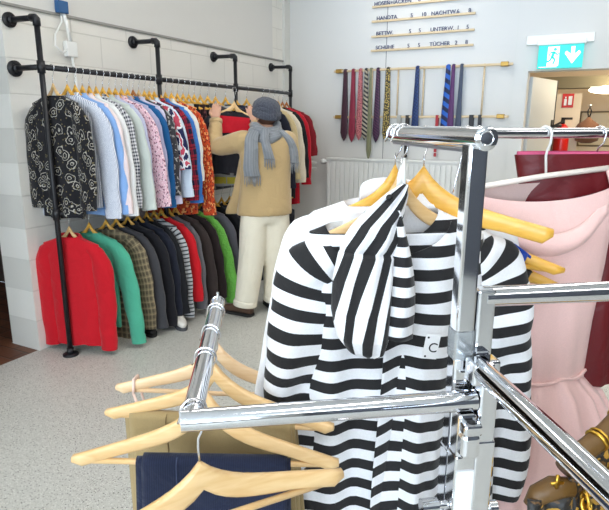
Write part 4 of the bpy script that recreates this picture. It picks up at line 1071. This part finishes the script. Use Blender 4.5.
# price tag on the striped top
pt = thing('price_tag', 'small white price tag with a black letter C on the striped top beside the upright', 'tag', RC + E1 * .018 + E2 * .205 + V((0, 0, 1.100)), (0, R(8), RY))
MB().box(-.014, .014, -.0008, .0008, -.024, .024).build('card', M['label'], pt, smooth=False)
MB().cyl((-.009, -.0009, .018), (-.009, -.0016, .018), .002).cyl((-.009, -.0009, -.019), (-.009, -.0016, -.019), .002).build('punched_hole', M['ink'], pt)
text_mesh('C', .026, M['ink'], pt, (-.006, -.001, -.010), (R(90), 0, 0), .0004)

# hangers on the left hanging bar -----------------------------------
def lh(t, label, mat, half, drop, fall, dyaw, tilt, bar=True, thick=.0075, high=.036, hy=0):
    h = thing('clothes_hanger', label, 'hanger', onleft(t), (0, R(tilt), RY + R(dyaw)), 'hangers on the left chrome bar')
    hanger_parts(h, half=half, drop=drop, rr=BR, mat=mat, bar=bar, fall=fall, thick=thick, high=high, hook_yaw=hy)
    return h
h_far = lh(.445, 'pale pinkish wooden hanger, farthest on the left chrome bar', 'beech_pale', .225, .070, .10, -12, 0)
h_mid = lh(.315, 'wooden hanger in the middle of the left chrome bar holding khaki trousers', 'beech', .235, .056, .108, -20, -3)
h_near = lh(.205, 'wooden hanger on the left chrome bar holding dark blue jeans', 'beech', .235, .060, .122, -8, 1)
h_front = lh(.025, 'frontmost wooden hanger at the corner of the left chrome bar', 'beech', .215, .080, .075, 14, -4, high=.042)
def draped(name, label, cat, hanger, mat, x0, x1, half, drop, fall, high, front, back, seed, thick=.007, seam=None):
    t = thing(name, label, cat, hanger.location, hanger.rotation_euler, 'trousers folded over hangers')
    zb = hz(half * .9, half, drop, fall) - high * .62
    r = random.Random(seed); ph = r.uniform(0, 6)
    for li, (off, xa, xb) in enumerate(((0, x0, x1), (.006, x0 + .012, x1 - .006))):
        prof = []; rr_ = .0075 + off; yc = -.008
        m = 16
        for k in range(m + 1): prof.append((yc - rr_ - .012 * (1 - k / m), zb - front * (1 - k / m)))
        for k in range(1, 8): prof.append((yc - rr_ * math.cos(PI * k / 8), zb + rr_ * math.sin(PI * k / 8)))
        for k in range(m + 1): prof.append((yc + rr_ + .012 * k / m, zb - back * k / m))
        rings = []; uv = []
        for i, (y, z) in enumerate(prof):
            ring = []; uu = []
            for k in range(25):
                x = xa + (xb - xa) * k / 24; dz = (zb - z)
                ring.append(V((x + .03 * dz * (k / 24 - .5), y + min(1, max(0, dz) * 5) * .006 * math.sin(2 * PI * x / .11 + ph) * (-1 if y < yc else 1), z))); uu.append((x, i * .03))
            rings.append(ring); uv.append(uu)
        MB().rings(rings, uv, False, False, closed=False).build('leg', mat, t, solid=.004)
        if seam:
            xs = xa + (xb - xa) * .24
            MB().tube([(xs, y - .003, z) for y, z in prof[8:m + 5]], .0011, 5).build('seam', seam, t)
    return t
denim = C('dark denim', rgb(30, 38, 62), 'v', rgb(24, 30, 52), p=.004, duty=.5, bump=.3, bscale=18)
khaki = C('khaki cotton', rgb(162, 140, 98), bump=.4, bscale=8)
draped('jeans', 'dark blue jeans folded over the wooden hanger on the left chrome bar', 'jeans', h_near, denim, -.125, .15, .235, .060, .122, .036, .42, .38, 1, seam=simple('denim seam', rgb(58, 68, 96), .8))
draped('trousers', 'khaki trousers folded over the wooden hanger behind the dark blue jeans', 'trousers', h_mid, khaki, -.195, .16, .235, .056, .108, .036, .46, .42, 2, seam=simple('khaki seam', rgb(130, 108, 70), .8))
rib = simple('pale pink ribbon', rgb(228, 196, 180), .6)
for sx, lab in ((-1, 'pale pink ribbon loop slipped over the left end of the farthest hanger'), (1, 'pale pink ribbon loop slipped over the right end of the farthest hanger')):
    t = thing('ribbon_loop', lab, 'ribbon', h_far.location, h_far.rotation_euler, 'ribbon loops on the far hanger')
    xr = sx * .185; zt = hz(xr, .225, .070, .10) + .003
    MB().tube([(xr, -.025, zt - .03), (xr, -.018, zt), (xr, .006, zt), (xr - sx * .004, .008, zt - .04), (xr - sx * .03, .0, zt - .13), (xr - sx * .06, -.01, zt - .19), (xr - sx * .05, -.016, zt - .16), (xr - sx * .02, -.022, zt - .10), (xr, -.025, zt - .03)], .0035, 6, flat=((0, 1, 0), .4)).build('ribbon', rib, t)

# second rack behind: rail, yellow hangers, pink dress, dark red bodice ----
R2 = R(50); D2 = V((math.cos(R2), math.sin(R2), 0)); B2 = V((-.092, 1.336, 1.484))
sr = thing('chrome_rail_rack', 'second chrome clothes rack behind with a thin straight rail', 'clothes rack', B2, (0, 0, R2))
MB().tube([(-.36, 0, 0), (1.05, 0, 0)], .0115, 24).build('rail', M['chrome'], sr, auto=40)
MB().tube([(1.04, 0, .0), (1.04, 0, -1.43)], .0115, 20).build('upright', M['chrome'], sr, auto=40)
for s_ in (-1, 1): MB().obox((1.04, .24 * s_, -1.449), (.015, 0, 0), (0, .25, 0), (0, 0, .012)).build('foot_tube', M['chrome'], sr, smooth=False, bevel=.003)
for s_ in (-1, 1): MB().cyl((1.04, s_ * .44, -1.484), (1.04, s_ * .44, -1.455), .018).build('castor', M['rubber'], sr)
MB().sphere((1.04, 0, 0), .015).build('joint', M['chrome'], sr)
MB().tube([(-.36, 0, 0), (-.366, 0, 0)], [.0125, .010], 20).build('end_cap', M['chrome'], sr)
def on2(t, dz=0): return B2 + D2 * t + V((0, 0, dz))
def h2(t, label, mat, half, drop, fall, yawd, tilt=0, **k):
    h = thing('clothes_hanger', label, 'hanger', on2(t), (0, R(tilt), R(yawd)), 'hangers on the second chrome rail')
    hanger_parts(h, half=half, drop=drop, rr=.0115, mat=mat, fall=fall, **k)
    return h
hy_ = h2(-.315, 'big bright yellow wooden hanger behind the chrome upright', 'beech_yellow', .25, .062, .115, 14, 0, bar=False, high=.050, thick=.010, hook_yaw=60)
hy2 = h2(-.215, 'yellow wooden hanger carrying a blue strap below the big yellow hanger', 'beech_yellow', .255, .135, .10, 20, 9, bar=True, high=.034, thick=.008, hook_yaw=50)
hy3 = h2(-.185, 'yellow wooden hanger with a black strap, lowest behind the striped top', 'beech_yellow', .245, .165, .10, 22, 12, bar=True, high=.03, thick=.008, hook_yaw=50)
def strappy(label, hgr, mat, half, drop, fall, xs):
    t = thing('strappy_top', label, 'top', hgr.location, hgr.rotation_euler, 'strappy tops behind the striped top')
    for sx in (-1, 1):
        x = sx * xs; zt = hz(x, half, drop, fall) + .003
        MB().obox((x, -.004, zt - .004), (.020, 0, -.010 * sx), (0, .014, 0), (0, 0, .0035)).build('strap', mat, t, bevel=.002)
        MB().tube([(x, -.020, zt - .006), (x - .01 * sx, -.022, zt - .06), (x - .03 * sx, -.02, zt - .12)], .012, 10, flat=((0, 1, 0), .2)).build('strap', mat, t)
        MB().tube([(x, .012, zt - .006), (x - .01 * sx, .016, zt - .06), (x - .03 * sx, .016, zt - .12)], .012, 10, flat=((0, 1, 0), .2)).build('strap', mat, t)
    z0 = hz(xs, half, drop, fall) - .10
    a_, b_ = big_body([(z0, .11, .020), (z0 - .10, .13, .022), (z0 - .30, .13, .022)], n=40, fold=.004, seed=9)
    MB().rings(a_, b_, False, False).build('body', mat, t)
strappy('blue strappy top hanging behind the striped top', hy2, C('royal blue', rgb(30, 70, 170)), .255, .135, .10, .165)
strappy('black satin strappy top hanging behind the striped top', hy3, C('black satin', rgb(22, 22, 24), rough=.35), .245, .165, .10, .175)

satin = C('pink satin', rgb(240, 199, 193), rough=.32, bump=.18, bscale=7, sheen=.2, spec=.5, inner=rgb(238, 208, 200))
hp_ = thing('clothes_hanger', 'straight white hanger holding the pale pink dress', 'hanger', on2(0), (0, R(-7), R(37)), 'hangers on the second chrome rail')
MB().tube([(-.20, 0, -.098), (0, 0, -.094), (.20, 0, -.098)], .0065, 12).build('rod', simple('ivory plastic', rgb(238, 226, 216), .35), hp_)
MB().tube([(0, 0, -.092), (0, 0, -.05), (.004, 0, -.036), (.012, 0, -.022), (.0155, 0, 0), (.011, 0, .011), (0, 0, .0155), (-.011, 0, .011), (-.0155, 0, 0), (-.012, 0, -.012)], .0028, 8).build('hook', M['white_plastic'], hp_, rot=(0, 0, R(-70)))
pd = thing('pink_dress', 'pale pink satin dress with gathered skirt hanging behind the chrome arm', 'dress', on2(0), (0, R(-2), R(37)), 'dresses on the second chrome rail')
rows = [(-.112, .185, .026), (-.20, .180, .055), (-.30, .168, .070), (-.44, .150, .064), (-.565, .142, .058), (-.58, .144, .060), (-.62, .185, .085), (-.75, .245, .125), (-.95, .27, .165), (-1.2, .33, .20)]
a_, b_ = big_body(rows, n=120, seed=8, fold=.006, wav=.15, dip=.035, diprow=2, cuts=5, sq_=.9, gather=(-.57, .075, .05, 17))
MB().rings(a_, b_, False, False).build('body', satin, pd)
cr = []
for k in range(61):
    a = 2 * PI * k / 60; cr.append(V((.145 * math.copysign(abs(math.cos(a)) ** .9, math.cos(a)), .062 * math.sin(a), -.571 + .003 * math.sin(9 * a))))
MB().tube(cr, .0045, 8).build('waist_piping', satin, pd)
for sx in (-1, 1):
    MB().tube([(sx * .165, -.018, -.128), (sx * .16, -.010, -.100), (sx * .16, 0, -.084), (sx * .16, .010, -.100), (sx * .165, .018, -.120)], .005, 8).build('strap', satin, pd)
# loose front fold of the bodice
rings = []; uvs = []
for j in range(13):
    s = j / 12
    rings.append([V((-.155 + .31 * k / 24, -.060 - .020 * math.sin(PI * s) * (1 + .3 * math.sin(k * .5)) + .05 * ((k - 12) / 12) ** 2, -.17 - .05 * s - .055 * math.sin(PI * k / 24) + .02 * k / 24)) for k in range(25)]); uvs.append([(k * .013, s * .05) for k in range(25)])
MB().rings(rings, uvs, False, False, closed=False).build('neckline_fold', satin, pd, solid=.003)
taff = C('dark red taffeta', rgb(100, 18, 24), rough=.4, bump=.3, bscale=9, spec=.4, sheen=.0)
hr_ = thing('clothes_hanger', 'wire clip hanger holding the dark red bodice', 'hanger', on2(.165), (0, 0, R(30)), 'hangers on the second chrome rail')
MB().tube([(-.13, 0, -.062), (.13, 0, -.062)], .0025, 8).build('rod', M['wire'], hr_)
MB().tube([(0, 0, -.06), (0, 0, -.035), (.012, 0, -.022), (.0155, 0, 0), (.011, 0, .011), (0, 0, .0155), (-.011, 0, .011), (-.0155, 0, 0), (-.012, 0, -.012)], .0022, 8).build('hook', M['wire'], hr_, rot=(0, 0, R(-55)))
for sx in (-1, 1): MB().box(sx * .12 - .008, sx * .12 + .008, -.012, .012, -.085, -.055).build('clip', M['steel'], hr_, smooth=False, bevel=.002)
rb = thing('red_bodice', 'dark red taffeta strapless bodice with pink lining behind the pale pink dress', 'dress', on2(.165), (0, 0, R(30)), 'dresses on the second chrome rail')
rows = [(-.050, .195, .034), (-.11, .180, .040), (-.20, .165, .045), (-.34, .160, .05), (-.60, .17, .06)]
a_, b_ = big_body(rows, n=64, seed=4, fold=.007, wav=.11, dip=-.004, diprow=1)
MB().rings(a_, b_, False, False).build('body', taff, rb)
a_, b_ = big_body([(-.042, .190, .029), (-.055, .190, .031), (-.08, .184, .031)], n=64, seed=4, fold=0)
MB().rings(a_, b_, False, False).build('lining', C('pink lining', rgb(216, 96, 134)), rb)

# gilded garment at the lower right ---------------------------------
brown = simple('brown leather', rgb(104, 74, 34), .45, bump=.15, bscale=60)
baro = C('gold and black brocade', rgb(24, 19, 14), 'blotch', rgb(176, 132, 44), rgb(92, 62, 24), p=.016, duty=.56, rough=.45, spec=.5)
bp = thing('brocade_jacket', 'black and gold brocade jacket with brown leather edge and gold chains, lower right', 'jacket', (0, 0, 0))
A0, A1 = V((.015, .849, .972)), V((.150, 1.046, 1.072))
ax = (A1 - A0).normalized(); nv = V((ax.y, -ax.x, 0)).normalized()
bp.location = A0
L0_ = (A1 - A0).length
mb = MB(); rings = []; uvs = []
for j in range(25):
    s = j / 24
    rings.append([ax * (L0_ * k / 30) + nv * (.012 + .05 * math.sin(PI * .5 * min(1, s * 1.5)) + (.012 * s + .003) * math.sin(k * .8 + 2 * s)) - V((0, 0, .42 * s + .004 * math.sin(k * .7))) for k in range(31)])
    uvs.append([(L0_ * k / 30, .42 * s) for k in range(31)])
mb.rings(rings, uvs, False, False, closed=False); mb.build('body', baro, bp, solid=.004)
MB().tube([ax * (L0_ * k / 12) + nv * .004 + V((0, 0, .010 + .003 * math.sin(k))) for k in range(13)], .0165, 14).build('leather_edge', brown, bp)
mb = MB()
for s in (.30, .52, .74, .95):
    c = ax * (L0_ * s) + nv * .004 + V((0, 0, .010)); u_ = nv; w_2 = ax.cross(nv)
    mb.torus(c, u_, w_2, .0168, .0030, 18, 8); mb.torus(c + ax * .008, u_, w_2, .0168, .0020, 18, 8)
mb.build('gold_ring', M['gold'], bp)
def chain(o, pts, n, r=.0095, w=.0030):
    m = MB(); pts, _ = curve_pts(pts, [1] * len(pts), 20)
    for i in range(n):
        f = i / (n - 1) * (len(pts) - 2); k = int(f); p = pts[k].lerp(pts[k + 1], f - k); d = (pts[k + 1] - pts[k]).normalized()
        side = d.cross(nv).normalized() if i % 2 else nv; side = (side + d.cross(side) * .35).normalized(); side = (side - d * side.dot(d)).normalized()
        m.torus(p, d, side, r, w, 14, 6, sx=1.35)
    m.build('gold_chain', M['gold'], o)
chain(bp, [ax * .03 + nv * .035 - V((0, 0, .024)), ax * .12 + nv * .04 - V((0, 0, .030)), ax * L0_ + nv * .04 - V((0, 0, .032))], 18)
chain(bp, [ax * .04 + nv * .075 - V((0, 0, .085)), ax * .12 + nv * .078 - V((0, 0, .11)), ax * .22 + nv * .075 - V((0, 0, .09))], 12, .008)
# second leather tab with a gold cross at the left end
B0 = V((-.030, -.032, -.024))
MB().tube([B0 - E1 * .012 - V((0, 0, .02)), B0 + V((0, 0, -.002)), B0 + E1 * .025 + V((0, 0, .008)), B0 + E1 * .055 + V((0, 0, .006))], [.010, .016, .018, .015], 14).build('leather_tab', brown, bp)
c = B0 + E1 * .016 + nv * .014 + V((0, 0, .026))
MB().obox(c, E1 * .010, nv * .0015, V((0, 0, .0022))).obox(c + V((0, 0, .001)), E1 * .0022, nv * .0015, V((0, 0, .013))).torus(B0 + E1 * .034 + nv * .014, E1, V((0, 0, 1)), .005, .0012).build('gold_cross', M['gold'], bp)
rings = []; uvs = []
for j in range(17):
    s = j / 16
    rings.append([B0 + E1 * (-.026 + .11 * k / 14) + nv * (.010 + .03 * s + .006 * math.sin(k + 2 * s)) - V((0, 0, .35 * s)) for k in range(15)]); uvs.append([(k * .006, .35 * s) for k in range(15)])
MB().rings(rings, uvs, False, False, closed=False).build('sleeve', baro, bp, solid=.004)
chain(bp, [B0 + E1 * .055 + nv * .025 + V((0, 0, 0)), B0 + E1 * .048 + nv * .05 - V((0, 0, .05)), B0 + E1 * .04 + nv * .055 - V((0, 0, .14))], 11, .008)
# its hanger, hooked over the arm on the right
AH = RC + E1 * .245 + E2 * HS + V((0, 0, 1.258))
hb = thing('clothes_hanger', 'brown wooden hanger under the brocade jacket hooked on the right chrome arm', 'hanger', AH, (0, R(-30), math.atan2(ax.y, ax.x)), 'hangers on the right chrome arm')
hanger_parts(hb, half=.16, drop=.20, rr=BR, mat='beech_dark', fall=.04, bar=False)
#@@FRONT_END
# ------------------------------------------------------------------ light
def ceiling_light(x, y, lx, ly, lab, strength):
    t = thing('ceiling_light', lab, 'lamp', (x, y, H), group='ceiling lights')
    MB().box(-lx, lx, -ly, ly, -.06, 0).build('housing', M['white_plastic'], t, smooth=False)
    MB().box(-lx + .02, lx - .02, -ly + .02, ly - .02, -.066, -.06).build('diffuser', simple('lit panel', (1, 1, 1, 1), .5, emit=(1, .965, .91, 1), estr=strength), t, smooth=False)
for i, x in enumerate((-1.7, .5, 2.7)):
    for j, y in enumerate((-2.2, .3, 2.6, 4.7)):
        ceiling_light(x, y, .16, .75, 'long white ceiling light panel above the shop floor', 10.0 if j == 1 else ((14.0 if i == 0 else 9.5) if j == 2 else (10.0 if i == 0 else 7.5)))
w = bpy.data.worlds.new('world'); sc.world = w; w.use_nodes = True
w.node_tree.nodes['Background'].inputs[0].default_value = (.72, .85, 1, 1)
w.node_tree.nodes['Background'].inputs[1].default_value = 3.0
for i, (x0, x1) in enumerate(((-2.9, .1), (.4, 3.4))):
    ld = bpy.data.lights.new('window_daylight', 'AREA'); ld.shape = 'RECTANGLE'; ld.size = 3.0; ld.size_y = 1.9; ld.energy = 120; ld.color = (.72, .86, 1)
    lo = bpy.data.objects.new('window_daylight', ld); COL.objects.link(lo); lo.location = ((x0 + x1) / 2, -4.4, 1.95); lo.rotation_euler = (R(90), 0, 0)
ld = bpy.data.lights.new('lobby_light', 'POINT'); ld.energy = 40; ld.color = (1, .9, .72); ld.shadow_soft_size = .15
lo = bpy.data.objects.new('lobby_light', ld); COL.objects.link(lo); lo.location = (.5, 6.8, 2.2)

sd = bpy.data.lights.new('blue_wall_glow', 'SPOT'); sd.energy = 1500; sd.color = (.45, .68, 1); sd.spot_size = R(24); sd.spot_blend = 1; sd.shadow_soft_size = .4  # spot added only for the blue glow on the upper back wall
so = bpy.data.objects.new('blue_wall_glow', sd); COL.objects.link(so); so.location = (.9, -3.9, 2.9)
so.rotation_euler = (V((-1.25, YB, 2.95)) - V(so.location)).to_track_quat('-Z', 'Y').to_euler()
sc.view_settings.view_transform = 'Standard'; sc.view_settings.look = 'None'; sc.view_settings.gamma = 1
sc.view_settings.use_curve_mapping = False
sc.view_settings.exposure = 0.06
sc.cycles.use_denoising = True
sc.cycles.max_bounces = 8; sc.cycles.diffuse_bounces = 4
